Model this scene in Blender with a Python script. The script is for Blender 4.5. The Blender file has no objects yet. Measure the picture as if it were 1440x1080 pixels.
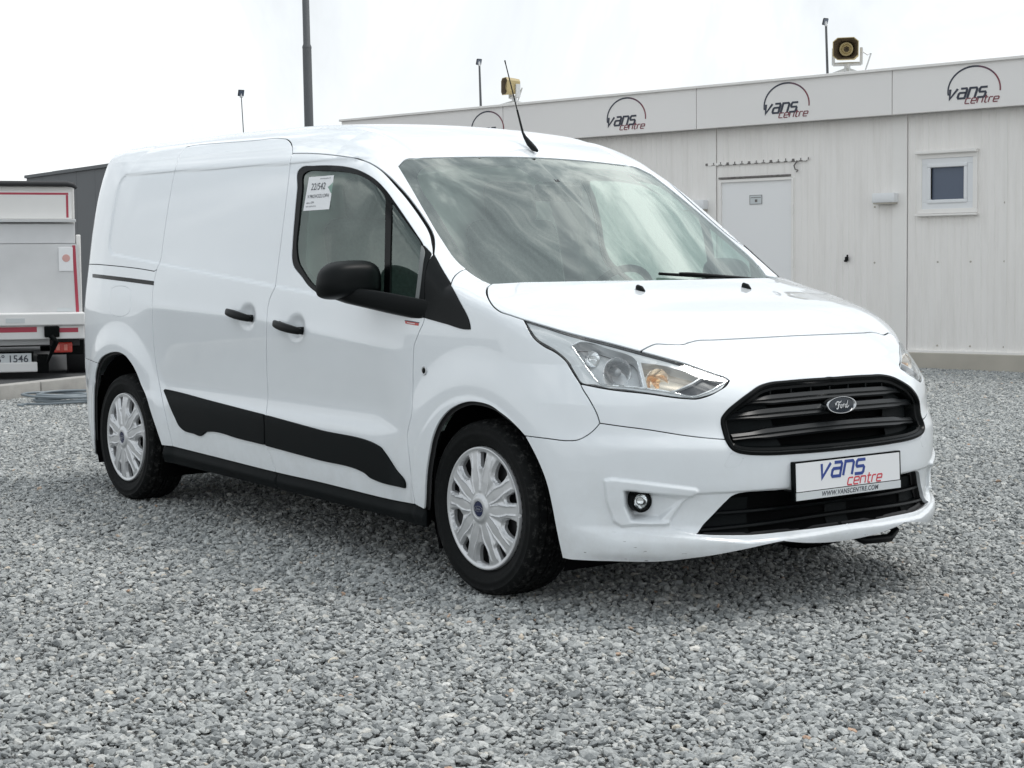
import bpy, bmesh, math, random
import numpy as np
from mathutils import Vector, Matrix
from mathutils.geometry import delaunay_2d_cdt

scene = bpy.context.scene
COL = scene.collection
R = math.radians

# ------------------------------------------------------------------ camera
# world frame: x forward along the van, y to the van's left, z up, origin on the ground under the front axle
CAM = np.array([4.83482826, -4.38072902, 1.22109108])
YAW, PITCH, ROLL, FPX = R(143.04156), R(-4.41181), R(-0.28549), 2362.06
def cam_axes(yaw, pitch, roll):
    f = np.array([math.cos(pitch)*math.cos(yaw), math.cos(pitch)*math.sin(yaw), math.sin(pitch)])
    r = np.cross(f, [0, 0, 1]); r /= np.linalg.norm(r)
    u = np.cross(r, f)
    c, s = math.cos(roll), math.sin(roll)
    return np.array([c*r+s*u, -s*r+c*u, f])
CM = cam_axes(YAW, PITCH, ROLL)
cd = bpy.data.cameras.new('camera')
cam = bpy.data.objects.new('camera', cd)
COL.objects.link(cam)
cam.matrix_world = Matrix(((CM[0][0], CM[1][0], -CM[2][0], CAM[0]), (CM[0][1], CM[1][1], -CM[2][1], CAM[1]),
                           (CM[0][2], CM[1][2], -CM[2][2], CAM[2]), (0, 0, 0, 1)))
cd.sensor_width = 36.0
cd.lens = FPX/1440*36
cd.clip_start = 0.1
cd.clip_end = 3000
scene.camera = cam

# ------------------------------------------------------------------ sky, sun, exposure
SUN_EL, SUN_AZ = R(66), R(62)        # azimuth measured from +x towards +y
world = bpy.data.worlds.new('World')
scene.world = world
world.use_nodes = True
wt = world.node_tree
for n in list(wt.nodes): wt.nodes.remove(n)
def wn(t, **k):
    n = wt.nodes.new(t)
    for a, b in k.items(): setattr(n, a, b)
    return n
w_out = wn('ShaderNodeOutputWorld'); w_bg = wn('ShaderNodeBackground')
w_sky = wn('ShaderNodeTexSky', sky_type='NISHITA', sun_disc=False, sun_elevation=SUN_EL, sun_rotation=R(90)-SUN_AZ,
           air_density=1.0, dust_density=2.0, ozone_density=1.0)
w_tc = wn('ShaderNodeTexCoord')
w_map = wn('ShaderNodeMapping'); w_map.inputs['Scale'].default_value = (1.0, 1.5, 1.0)
w_map.inputs['Rotation'].default_value = (R(0), R(10), R(5))
w_noise = wn('ShaderNodeTexNoise'); w_noise.inputs['Scale'].default_value = 3.4
w_noise.inputs['Detail'].default_value = 7; w_noise.inputs['Roughness'].default_value = 0.62
w_noise.inputs['Distortion'].default_value = 0.7
w_ramp = wn('ShaderNodeValToRGB')
cr = w_ramp.color_ramp
cr.elements[0].position = 0.38; cr.elements[0].color = (0.36, 0.40, 0.435, 1)
cr.elements[1].position = 0.62; cr.elements[1].color = (1.78, 1.80, 1.80, 1)
e = cr.elements.new(0.50); e.color = (0.71, 0.77, 0.81, 1)
w_sc = wn('ShaderNodeVectorMath', operation='SCALE'); w_sc.inputs['Scale'].default_value = 12.0
# clouds merge into an even bright veil towards the horizon
w_sep = wn('ShaderNodeSeparateXYZ')
w_mr = wn('ShaderNodeMapRange', interpolation_type='SMOOTHSTEP')
w_mr.inputs['From Min'].default_value = 0.05; w_mr.inputs['From Max'].default_value = 0.60
w_mr.inputs['To Min'].default_value = 0.19; w_mr.inputs['To Max'].default_value = 1.0
w_mixh = wn('ShaderNodeMix', data_type='RGBA')
w_mixh.inputs[6].default_value = (10.25, 10.55, 10.75, 1)
w_mix = wn('ShaderNodeMix', data_type='RGBA'); w_mix.inputs[0].default_value = 0.90
L = wt.links.new
L(w_tc.outputs['Generated'], w_map.inputs['Vector']); L(w_map.outputs[0], w_noise.inputs['Vector'])
L(w_noise.outputs['Fac'], w_ramp.inputs['Fac']); L(w_ramp.outputs['Color'], w_sc.inputs[0])
L(w_tc.outputs['Generated'], w_sep.inputs[0]); L(w_sep.outputs['Z'], w_mr.inputs['Value'])
L(w_mr.outputs[0], w_mixh.inputs[0]); L(w_sc.outputs[0], w_mixh.inputs[7])
L(w_sky.outputs[0], w_mix.inputs[6]); L(w_mixh.outputs[2], w_mix.inputs[7])
L(w_mix.outputs[2], w_bg.inputs['Color']); L(w_bg.outputs[0], w_out.inputs['Surface'])
w_bg.inputs['Strength'].default_value = 0.10

sd = bpy.data.lights.new('sun', 'SUN'); sd.energy = 1.5; sd.angle = R(17); sd.color = (1.0, 0.97, 0.93)
sun = bpy.data.objects.new('sun', sd); COL.objects.link(sun)
sdir = Vector((math.cos(SUN_EL)*math.cos(SUN_AZ), math.cos(SUN_EL)*math.sin(SUN_AZ), math.sin(SUN_EL)))
sun.rotation_euler = sdir.to_track_quat('Z', 'Y').to_euler()
sun.location = sdir*60
vs = scene.view_settings
vs.view_transform = 'Standard'; vs.look = 'None'; vs.exposure = 0.10; vs.gamma = 1.0; vs.use_curve_mapping = False

# ------------------------------------------------------------------ materials
def mat(name, col, rough=0.5, metal=0.0, coat=0.0, noise=None, bump=None, spec=0.5, coat_rough=0.03, trans=0.0):
    """noise=(scale, amount) varies the colour, bump=(scale, distance) gives fine relief"""
    m = bpy.data.materials.new(name); m.use_nodes = True
    nt = m.node_tree; b = nt.nodes['Principled BSDF']
    c = (col[0], col[1], col[2], 1)
    b.inputs['Base Color'].default_value = c
    b.inputs['Roughness'].default_value = rough; b.inputs['Metallic'].default_value = metal
    b.inputs['Coat Weight'].default_value = coat; b.inputs['Coat Roughness'].default_value = coat_rough
    b.inputs['Specular IOR Level'].default_value = spec
    b.inputs['Transmission Weight'].default_value = trans
    tc = nt.nodes.new('ShaderNodeTexCoord')
    if noise:
        n = nt.nodes.new('ShaderNodeTexNoise'); n.inputs['Scale'].default_value = noise[0]; n.inputs['Detail'].default_value = 6
        nt.links.new(tc.outputs['Object'], n.inputs['Vector'])
        mr = nt.nodes.new('ShaderNodeMapRange'); mr.inputs['From Min'].default_value = .25; mr.inputs['From Max'].default_value = .75
        mr.inputs['To Min'].default_value = 1-noise[1]; mr.inputs['To Max'].default_value = 1+noise[1]
        nt.links.new(n.outputs['Fac'], mr.inputs['Value'])
        v = nt.nodes.new('ShaderNodeVectorMath'); v.operation = 'SCALE'; v.inputs[0].default_value = col[:3]
        nt.links.new(mr.outputs[0], v.inputs['Scale']); nt.links.new(v.outputs[0], b.inputs['Base Color'])
        mr2 = nt.nodes.new('ShaderNodeMapRange'); mr2.inputs['To Min'].default_value = max(0, rough-.08); mr2.inputs['To Max'].default_value = min(1, rough+.08)
        nt.links.new(n.outputs['Fac'], mr2.inputs['Value']); nt.links.new(mr2.outputs[0], b.inputs['Roughness'])
    if bump:
        n2 = nt.nodes.new('ShaderNodeTexNoise'); n2.inputs['Scale'].default_value = bump[0]; n2.inputs['Detail'].default_value = 4
        nt.links.new(tc.outputs['Object'], n2.inputs['Vector'])
        bp = nt.nodes.new('ShaderNodeBump'); bp.inputs['Distance'].default_value = bump[1]; bp.inputs['Strength'].default_value = 1
        nt.links.new(n2.outputs['Fac'], bp.inputs['Height']); nt.links.new(bp.outputs[0], b.inputs['Normal'])
    return m

def glass_mat(name, tint, refl=(1, 1, 1), rough=0.0, ior=1.52):
    m = bpy.data.materials.new(name); m.use_nodes = True
    nt = m.node_tree; nt.nodes.remove(nt.nodes['Principled BSDF'])
    o = nt.nodes['Material Output']
    t = nt.nodes.new('ShaderNodeBsdfTransparent'); t.inputs[0].default_value = (*tint, 1)
    g = nt.nodes.new('ShaderNodeBsdfGlossy'); g.inputs['Roughness'].default_value = rough; g.inputs[0].default_value = (*refl, 1)
    # reflectance of a two-faced pane, the same from both sides (Schlick)
    ge = nt.nodes.new('ShaderNodeNewGeometry'); dp = nt.nodes.new('ShaderNodeVectorMath'); dp.operation = 'DOT_PRODUCT'
    nt.links.new(ge.outputs['Incoming'], dp.inputs[0]); nt.links.new(ge.outputs['Normal'], dp.inputs[1])
    def mth(op, x, y=None):
        n = nt.nodes.new('ShaderNodeMath'); n.operation = op
        for i, v in enumerate((x, y)):
            if v is None: continue
            if isinstance(v, (int, float)): n.inputs[i].default_value = v
            else: nt.links.new(v, n.inputs[i])
        return n.outputs[0]
    f0 = 2*((ior-1)/(ior+1))**2
    c5 = mth('POWER', mth('SUBTRACT', 1.0, mth('ABSOLUTE', dp.outputs['Value'])), 5.0)
    fres = mth('ADD', mth('MULTIPLY', c5, 1-f0), f0)
    mx = nt.nodes.new('ShaderNodeMixShader')
    nt.links.new(fres, mx.inputs[0]); nt.links.new(t.outputs[0], mx.inputs[1]); nt.links.new(g.outputs[0], mx.inputs[2])
    nt.links.new(mx.outputs[0], o.inputs['Surface'])
    return m

def paint_mat():
    """white clear-coated paint with road dust low on the panels and a few scuffs near the bumper's lower edge"""
    m = mat('white_paint', (.75, .785, .81), .38, coat=1.0, coat_rough=.025, spec=.4)
    nt = m.node_tree; b = nt.nodes['Principled BSDF']
    g = nt.nodes.new('ShaderNodeNewGeometry'); s = nt.nodes.new('ShaderNodeSeparateXYZ')
    nt.links.new(g.outputs['Position'], s.inputs[0])
    mr = nt.nodes.new('ShaderNodeMapRange'); mr.inputs['From Min'].default_value = .62; mr.inputs['From Max'].default_value = .20
    mr.clamp = True
    nt.links.new(s.outputs['Z'], mr.inputs['Value'])
    n = nt.nodes.new('ShaderNodeTexNoise'); n.inputs['Scale'].default_value = 9; n.inputs['Detail'].default_value = 9; n.inputs['Roughness'].default_value = .7
    nt.links.new(g.outputs['Position'], n.inputs['Vector'])
    r2 = nt.nodes.new('ShaderNodeMapRange'); r2.inputs['From Min'].default_value = .42; r2.inputs['From Max'].default_value = .75
    nt.links.new(n.outputs['Fac'], r2.inputs['Value'])
    mu = nt.nodes.new('ShaderNodeMath'); mu.operation = 'MULTIPLY'; nt.links.new(mr.outputs[0], mu.inputs[0]); nt.links.new(r2.outputs[0], mu.inputs[1])
    mu2 = nt.nodes.new('ShaderNodeMath'); mu2.operation = 'MULTIPLY'; mu2.inputs[1].default_value = .35; nt.links.new(mu.outputs[0], mu2.inputs[0])
    # scuffs
    mp = nt.nodes.new('ShaderNodeMapping'); mp.inputs['Scale'].default_value = (9, 9, 55)
    nt.links.new(g.outputs['Position'], mp.inputs['Vector'])
    n3 = nt.nodes.new('ShaderNodeTexNoise'); n3.inputs['Scale'].default_value = 2.3; n3.inputs['Detail'].default_value = 3
    nt.links.new(mp.outputs[0], n3.inputs['Vector'])
    r3 = nt.nodes.new('ShaderNodeMapRange'); r3.inputs['From Min'].default_value = .70; r3.inputs['From Max'].default_value = .74
    nt.links.new(n3.outputs['Fac'], r3.inputs['Value'])
    r4 = nt.nodes.new('ShaderNodeMapRange'); r4.inputs['From Min'].default_value = .31; r4.inputs['From Max'].default_value = .25
    nt.links.new(s.outputs['Z'], r4.inputs['Value'])
    mu3 = nt.nodes.new('ShaderNodeMath'); mu3.operation = 'MULTIPLY'; nt.links.new(r3.outputs[0], mu3.inputs[0]); nt.links.new(r4.outputs[0], mu3.inputs[1])
    mx = nt.nodes.new('ShaderNodeMix'); mx.data_type = 'RGBA'
    mx.inputs[6].default_value = (.75, .785, .81, 1); mx.inputs[7].default_value = (.45, .43, .40, 1)
    nt.links.new(mu2.outputs[0], mx.inputs[0])
    mx2 = nt.nodes.new('ShaderNodeMix'); mx2.data_type = 'RGBA'; mx2.inputs[7].default_value = (.08, .08, .08, 1)
    nt.links.new(mu3.outputs[0], mx2.inputs[0]); nt.links.new(mx.outputs[2], mx2.inputs[6])
    nt.links.new(mx2.outputs[2], b.inputs['Base Color'])
    return m

M = dict(
    paint=paint_mat(),
    seal=mat('dark_seal', (.012, .012, .013), .7),
    black_plastic=mat('black_textured_plastic', (.0045, .0062, .0068), .62, noise=(6, .2), bump=(900, .0006), spec=.10),
    gloss_black=mat('gloss_black', (.002, .0028, .003), .25, spec=.10),
    rubber=mat('tyre_rubber', (.0055, .0062, .0064), .75, noise=(14, .35), bump=(160, .001), spec=.15),
    liner=mat('arch_liner', (.004, .004, .0045), .95, spec=.05),
    silver=mat('silver_wheel_paint', (.58, .59, .60), .30, metal=.5, noise=(7, .05)),
    chrome=mat('chrome', (.82, .83, .84), .08, metal=1.0),
    warm_chrome=mat('warm_reflector', (.82, .72, .60), .14, metal=.9),
    steel=mat('bare_steel', (.32, .33, .34), .4, metal=.8, noise=(12, .12)),
    dark_steel=mat('dark_steel_wheel', (.02, .02, .022), .5),
    glass=glass_mat('tinted_side_glass', (.39, .54, .48), ior=1.6, refl=(.9, 1.0, .95)),
    windscreen=glass_mat('windscreen_glass', (.92, 1.0, .96), ior=1.97, refl=(.93, 1.0, .95)),
    lens=glass_mat('clear_lens', (.93, .95, .95)),
    frit=mat('ceramic_black_band', (.016, .014, .016), .3, spec=.1),
    bucket=mat('headlight_housing', (.62, .63, .64), .28, metal=.35),
    dark_bucket=mat('headlight_dark_bezel', (.035, .036, .04), .3),
    amber=mat('amber_reflector', (.85, .52, .26), .16, metal=.75),
    interior=mat('interior_plastic', (.36, .39, .375), .7, noise=(8, .15)),
    dash=mat('dashboard_plastic', (.48, .52, .50), .7, noise=(8, .15)),
    seat=mat('seat_cloth', (.12, .125, .125), .9, noise=(60, .3)),
    bulkhead=mat('bulkhead_panel', (.76, .80, .78), .6),
    paper=mat('white_paper', (.78, .79, .80), .6),
    ink=mat('dark_ink', (.06, .065, .08), .6),
    red_ink=mat('red_ink', (.55, .09, .08), .5),
    plate_white=mat('plate_white', (.74, .75, .76), .35),
    plate_grey=mat('plate_strip_grey', (.55, .58, .59), .4),
    blue_ink=mat('blue_plate_ink', (.02, .05, .24), .4),
    plate_red=mat('red_plate_ink', (.55, .05, .07), .4),
    badge_chrome=mat('badge_chrome', (.50, .51, .52), .16, metal=1.0),
    emblem_dark=mat('emblem_dark_enamel', (.012, .018, .028), .15),
    emblem_blue=mat('emblem_blue_enamel', (.005, .011, .055), .2),
)
def dusty_rubber():
    m = mat('dusty_tyre_rubber', (.0055, .0062, .0064), .75, bump=(160, .001), spec=.15)
    nt = m.node_tree; b = nt.nodes['Principled BSDF']; g = nt.nodes.new('ShaderNodeTexCoord')
    n = nt.nodes.new('ShaderNodeTexNoise'); n.inputs['Scale'].default_value = 42; n.inputs['Detail'].default_value = 8; n.inputs['Roughness'].default_value = .75
    nt.links.new(g.outputs['Object'], n.inputs['Vector'])
    r = nt.nodes.new('ShaderNodeMapRange'); r.inputs['From Min'].default_value = .52; r.inputs['From Max'].default_value = .74
    nt.links.new(n.outputs['Fac'], r.inputs['Value'])
    # dust sits on the tread, far from the hub
    s_ = nt.nodes.new('ShaderNodeSeparateXYZ'); nt.links.new(g.outputs['Object'], s_.inputs[0])
    cx = nt.nodes.new('ShaderNodeCombineXYZ'); nt.links.new(s_.outputs['X'], cx.inputs['X']); nt.links.new(s_.outputs['Z'], cx.inputs['Z'])
    ln = nt.nodes.new('ShaderNodeVectorMath'); ln.operation = 'LENGTH'; nt.links.new(cx.outputs[0], ln.inputs[0])
    r2 = nt.nodes.new('ShaderNodeMapRange'); r2.inputs['From Min'].default_value = .285; r2.inputs['From Max'].default_value = .308; r2.inputs['To Min'].default_value = .10
    nt.links.new(ln.outputs['Value'], r2.inputs['Value'])
    mu = nt.nodes.new('ShaderNodeMath'); mu.operation = 'MULTIPLY'; nt.links.new(r.outputs[0], mu.inputs[0]); nt.links.new(r2.outputs[0], mu.inputs[1])
    mx = nt.nodes.new('ShaderNodeMix'); mx.data_type = 'RGBA'; mx.inputs[6].default_value = (.0055, .0062, .0064, 1); mx.inputs[7].default_value = (.085, .085, .082, 1)
    nt.links.new(mu.outputs[0], mx.inputs[0]); nt.links.new(mx.outputs[2], b.inputs['Base Color'])
    return m
M['dusty_rubber'] = dusty_rubber()
M['bar_black'] = mat('grille_bar_black', (.0095, .011, .012), .34, noise=(9, .15), spec=.3)
M['bowl'] = mat('lamp_bowl', (.60, .61, .62), .2, metal=.75)
M['satin_black'] = mat('satin_black_plastic', (.0034, .0046, .005), .42, noise=(9, .15), spec=.14)
# ------------------------------------------------------------------ geometry helpers
def project(P):
    q = (np.atleast_2d(P)-CAM) @ CM.T
    return np.stack([720+FPX*q[:, 0]/q[:, 2], 540-FPX*q[:, 1]/q[:, 2]], 1)
def cam_rays(uv):
    uv = np.atleast_2d(np.asarray(uv, float))
    d = np.stack([(uv[:, 0]-720)/FPX, -(uv[:, 1]-540)/FPX, np.ones(len(uv))], 1) @ CM
    d /= np.linalg.norm(d, axis=1)[:, None]
    return np.broadcast_to(CAM, d.shape).copy(), d
def on_plane(px, axis, val):
    o, d = cam_rays(px)
    t = (val-o[:, axis])/d[:, axis]
    return o+t[:, None]*d
def at_depth(px, dist):
    o, d = cam_rays(px)
    return o + d*(dist/(d @ CM[2]))[:, None]

def spline(xs, ys):
    """natural cubic through the points, tabulated"""
    xs = np.array(xs, float); ys = np.array(ys, float); n = len(xs); h = np.diff(xs)
    # monotone (pchip) slopes: no overshoot
    dl = np.diff(ys)/h; m = np.zeros(n); m[0] = dl[0]; m[-1] = dl[-1]
    for i in range(1, n-1):
        if dl[i-1]*dl[i] > 0:
            w1 = 2*h[i]+h[i-1]; w2 = h[i]+2*h[i-1]
            m[i] = (w1+w2)/(w1/dl[i-1]+w2/dl[i])
    X = np.linspace(xs[0], xs[-1], 3000); i = np.clip(np.searchsorted(xs, X, 'right')-1, 0, n-2)
    t = (X-xs[i])/h[i]
    Y = (2*t**3-3*t**2+1)*ys[i]+(t**3-2*t**2+t)*h[i]*m[i]+(-2*t**3+3*t**2)*ys[i+1]+(t**3-t**2)*h[i]*m[i+1]
    k = np.ones(41)/41.
    pad = np.concatenate([Y[0]-(Y[20:0:-1]-Y[0]), Y, Y[-1]-(Y[-2:-22:-1]-Y[-1])])
    Y = np.convolve(pad, k, 'valid')
    return lambda q: np.interp(q, X, Y)
def sstep(a, b, x):
    t = np.clip((x-a)/(b-a), 0, 1); return t*t*(3-2*t)
def smax(a, b, k):
    h = np.clip(k-np.abs(a-b), 0, None)/k
    return np.maximum(a, b)+h*h*k*.25

# ------------------------------------------------------------------ the van's outer skin as one smooth function (negative inside)
W_base = spline([-3.95, -3.7, -3.5, -3.3, -3.0, -2.5, -1.5, -.5, 0, .3, .5, .7, .95], [.76, .829, .870, .895, .908, .908, .908, .907, .905, .897, .880, .852, .80])
W_drop = spline([.05, .2, .30, .42, .50, .535, .575, .62, .70, .80, .90, .93, .97, 1.08, 1.20, 1.35, 1.50, 1.60, 1.70, 1.80, 1.95],
                [.06, .036, .020, .010, .007, .010, .022, .026, .020, .010, .002, .000, .006, .020, .040, .063, .094, .122, .162, .21, .28])
W_drop2 = spline([.05, .2, .30, .45, .60, .75, .93, 1.0, 1.08, 1.20, 1.35, 1.50, 1.60, 1.70, 1.80, 1.95],
                 [.06, .036, .018, .006, .001, .000, .004, .010, .022, .041, .064, .094, .122, .162, .21, .28])
T_roof = spline([-4.0, -3.85, -3.7, -3.5, -3.2, -2.6, -2.0, -1.6, -1.35, -1.2, -1.08, -.98, -.90, -.80, -.4, .02, .5],
                [1.79, 1.818, 1.821, 1.824, 1.832, 1.832, 1.824, 1.812, 1.794, 1.772, 1.743, 1.709, 1.673, 1.617, 1.356, 1.083, .770])
T_hood = spline([-.6, -.25, .03, .165, .45, .60, .70, .76, .80, .84, .90, 1.0], [1.17, 1.165, 1.122, 1.090, 1.034, .992, .953, .920, .897, .866, .79, .60])
C_roof = spline([-4, -1.4, -1.15, -.98, -.85, -.4, -.1, .5], [.075, .07, .085, .11, .138, .152, .165, .17])
X_front = spline([.0, .15, .20, .235, .265, .295, .32, .36, .42, .46, .53, .578, .60, .625, .65, .70, .79, .85, .92, 1.0, 1.2],
                 [.80, .86, .895, .930, .938, .932, .918, .918, .926, .931, .933, .931, .922, .909, .903, .897, .874, .852, .82, .78, .62])
X_rear = spline([.1, .3, .5, .9, 1.2, 1.6, 1.75, 1.9], [3.80, 3.83, 3.87, 3.87, 3.85, 3.80, 3.79, 3.77])
Z_crease = spline([-4, -2.9, -2.0, -1.6, -1.15, -.4, 1], [.985, .978, .957, .943, .905, .848, .75])
def W(x, z):
    blend = sstep(-2.95, -2.45, x)*(1-sstep(-.72, -.40, x))
    zc = z-(Z_crease(x)-.93)*sstep(.60, .85, z)*(1-sstep(1.05, 1.35, z))
    w = W_base(x)-(W_drop(zc)*blend+W_drop2(z)*(1-blend))
    # flared wheel arches
    rf = np.hypot(x, z-.30); rr = np.hypot(x+3.075, z-.30)
    w = w+.017*(1-sstep(.44, .60, rf))+.004*(1-sstep(.40, .425, rf))
    w = w+.014*(1-sstep(.47, .60, rr))+.004*(1-sstep(.40, .425, rr))
    # pressed panel on the load area
    zt = np.interp(x, [-3.3, -1.4], [1.637, 1.614])
    zb = np.interp(x, [-3.3, -2.68, -1.52, -.4], [1.236, 1.186, 1.092, 1.0])
    xl = np.interp(z, [1.20, 1.30, 1.63], [-3.285, -3.30, -3.305])
    a = np.minimum(zt-z, np.minimum(z-zb, x-xl))
    # rounded corners
    q = np.stack([zt-z, z-zb, x-xl]); qq = np.clip(.065-q, 0, None)
    a = .065-np.sqrt((qq**2).sum(0)) if True else a
    ind = .0085*sstep(-.006, .010, a)
    w = w-ind*(1-sstep(-1.1, -.75, x))
    # a soft rolled edge below the roof gutter
    zr = np.interp(x, [-3.6, -1.3, -.9], [1.712, 1.690, 1.62])
    w = w+.0035*np.exp(-((z-zr)/.011)**2)*(1-sstep(-1.62, -1.45, x))*sstep(-3.6, -3.4, x)
    # dished cups behind the door handles
    for hx, hz in ((-1.700, .958), (-1.276, .922)):
        rr2 = ((x-hx)/.062)**2+((z-hz)/.045)**2
        w = w-.016*np.exp(-rr2**2)
    return w
def top_parts(x, ay):
    c = C_roof(x)
    yd = .565
    groove = .010*np.exp(-((ay-yd)/.016)**2)*(1-sstep(-.93, -.84, x))*sstep(-3.75, -3.6, x)
    g = T_roof(x)-c*ay**2-groove
    h = T_hood(x)-.048*ay**2-.02*ay**4-.05*np.sqrt(np.clip(ay-np.interp(x, [-.15, .30, .66, .80], [.655, .56, .452, .42]), 0, None)**2+.0)*sstep(-.20, -.05, x)-.004*sstep(.30, .62, ay-.12*(.0-x))*sstep(-.25, .25, x)
    return g, h
def F(P):
    x, y, z = P[:, 0], P[:, 1], P[:, 2]; ay = np.abs(y)
    side = (ay-W(x, z))*.98
    g, h = top_parts(x, ay)
    cg = np.where(x > -1.15, .84, 1.0)
    top = np.minimum((z-g)*np.interp(x, [-1.3, -.9], [1, .84]), np.where(x > -.55, (z-h)*.96, 9))
    k = np.interp(x, [-3.9, -3.5, -3.2, -1.2, -.95, -.8, -.2, .1, .45, .65], [.07, .12, .20, .20, .10, .06, .05, .05, .07, .22])
    h2 = np.clip(k-np.abs(side-top), 0, None)/k
    f = np.maximum(side, top)+h2*h2*k*.25
    front = (x-X_front(z)+.577*ay**3)*.86
    f = smax(f, front, np.interp(z, [.3, .5, .72, .85], [.05, .06, .12, .24]))
    f = smax(f, -x-X_rear(z)+.10*ay**3, np.interp(z, [1.0, 1.6, 1.75], [.22, .13, .08]))
    return f
def gradF(P, h=.002):
    g = np.empty_like(P)
    for i in range(3):
        d = np.zeros(3); d[i] = h
        g[:, i] = F(P+d)-F(P-d)
    return g/np.linalg.norm(g, axis=1)[:, None]
def trace(o, d, off=0.0, it=70):
    t = np.zeros(len(o))
    for _ in range(it):
        f = F(o+d*t[:, None])-off
        t = np.clip(t+np.clip(f*.9, -.3, .5), 0, 9)
    # a few Newton steps along the ray
    for _ in range(4):
        P = o+d*t[:, None]; f = F(P)-off
        f2 = F(P+d*.0005)-off
        sl = (f2-f)/.0005
        t = t-np.clip(np.where(np.abs(sl) > .08, f/np.where(np.abs(sl) > .08, sl, 1), 0), -.02, .02)
    return o+d*t[:, None]
def hit(px):
    o, d = cam_rays(px)
    P = trace(o+d*4.2, d); bad = np.abs(F(P)) > .01
    if bad.any(): print('HITMISS', np.asarray(px)[bad][:6].round(0).tolist(), bad.sum())
    return P

def crom(p, step, closed=False):
    """centripetal Catmull-Rom through 2D points, resampled about every step"""
    p = np.asarray(p, float); n = len(p); out = []
    for i in range(n-1 if not closed else n):
        p1, p2 = p[i], p[(i+1) % n]
        p0 = p[i-1] if (i > 0 or closed) else 2*p1-p2
        p3 = p[(i+2) % n] if (i+2 < n or closed) else 2*p2-p1
        ln = np.linalg.norm(p2-p1)
        # a corner stays a corner
        def tang(a, b, c):
            u = (b-a); v = (c-b); lu = np.linalg.norm(u)+1e-9; lv = np.linalg.norm(v)+1e-9
            if (u @ v)/(lu*lv) < .55: return None
            return (u/lu*lv+v/lv*lu)/(lu+lv)
        t1 = tang(p0, p1, p2); t2 = tang(p1, p2, p3)
        e = (p2-p1)
        m1 = e if t1 is None else t1*ln
        m2 = e if t2 is None else t2*ln
        k = max(1, int(round(ln/step)))
        for j in range(k):
            t = j/k
            out.append((2*t**3-3*t**2+1)*p1+(t**3-2*t**2+t)*m1+(-2*t**3+3*t**2)*p2+(t**3-t**2)*m2)
    if not closed: out.append(p[-1])
    return np.array(out)
def curve(px, step=3.0):
    return hit(crom(px, step))

class CamDom:
    scale = 330.0
    def to2(s, P): return project(P)
    def rays(s, uv):
        o, d = cam_rays(uv); return o+d*4.2, d
class OrthoDom:
    scale = 1.0
    def __init__(s, d):
        s.d = np.array(d, float)/np.linalg.norm(d)
        s.e1 = np.cross(s.d, [0, 0, 1.]); 
        if np.linalg.norm(s.e1) < 1e-6: s.e1 = np.array([1., 0, 0])
        s.e1 /= np.linalg.norm(s.e1); s.e2 = np.cross(s.e1, s.d)
        s.o = s.d*(np.array([-1.5, 0, .9]) @ s.d-3.2)
    def to2(s, P): P = np.atleast_2d(P); return np.stack([P @ s.e1, P @ s.e2], 1)
    def rays(s, uv):
        o = uv[:, :1]*s.e1+uv[:, 1:2]*s.e2+s.o
        return o, np.broadcast_to(s.d, o.shape)
CAMD = CamDom(); SIDE = OrthoDom((0, 1, 0)); TOP = OrthoDom((0, .0001, -1))

def in_poly(pts, poly):
    x, y = pts[:, 0], pts[:, 1]; inside = np.zeros(len(pts), bool); n = len(poly)
    for i in range(n):
        x1, y1 = poly[i]; x2, y2 = poly[(i+1) % n]
        if y1 == y2: continue
        c = ((y1 > y) != (y2 > y)) & (x < (x2-x1)*(y-y1)/(y2-y1)+x1)
        inside ^= c
    return inside
def poly_dist(pts, poly, closed=True):
    best = np.full(len(pts), 1e9); n = len(poly)
    for i in range(n if closed else n-1):
        a = poly[i]; b = poly[(i+1) % n]; e = b-a; l = e @ e+1e-12
        t = np.clip(((pts-a) @ e)/l, 0, 1)
        best = np.minimum(best, np.hypot(*(pts-a-t[:, None]*e).T))
    return best
def inset_poly(p, flags, off):
    """moves each flagged edge inwards; p is counter-clockwise"""
    n = len(p); e = np.roll(p, -1, 0)-p; L_ = np.linalg.norm(e, axis=1)+1e-12
    nrm = np.stack([-e[:, 1], e[:, 0]], 1)/L_[:, None]
    ofs = np.where(flags, off, 0.0)
    out = p.copy()
    for i in range(n):
        n1, n2, o1, o2 = nrm[i-1], nrm[i], ofs[i-1], ofs[i]
        det = n1[0]*n2[1]-n1[1]*n2[0]
        if abs(det) > .35:
            out[i] = p[i]+np.array([o1*n2[1]-o2*n1[1], n1[0]*o2-n2[0]*o1])/det
        else:
            m = n1+n2; l = np.linalg.norm(m)
            if l < .3: continue
            m /= l
            out[i] = p[i]+m*max(o1, o2)/max(.6, m @ n1)
    return out

def new_obj(name, me, parent=None, mats=()):
    o = bpy.data.objects.new(name, me); COL.objects.link(o)
    for m in mats: me.materials.append(m)
    if parent is not None: o.parent = parent
    return o
def thing(name, label, cat, loc=(0, 0, 0), group=None):
    o = bpy.data.objects.new(name, None); COL.objects.link(o); o.location = loc; o.empty_display_size = .2
    o['label'] = label; o['category'] = cat
    if group: o['group'] = group
    return o
def tag(o, label=None, cat=None, group=None, kind=None):
    if label: o['label'] = label
    if cat: o['category'] = cat
    if group: o['group'] = group
    if kind: o['kind'] = kind
    return o

def clean(P, flags, eps):
    keep = [0]
    for i in range(1, len(P)):
        if np.linalg.norm(P[i]-P[keep[-1]]) > eps: keep.append(i)
    if np.linalg.norm(P[keep[-1]]-P[keep[0]]) <= eps: keep.pop()
    return P[keep], [flags[k] for k in keep]

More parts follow.
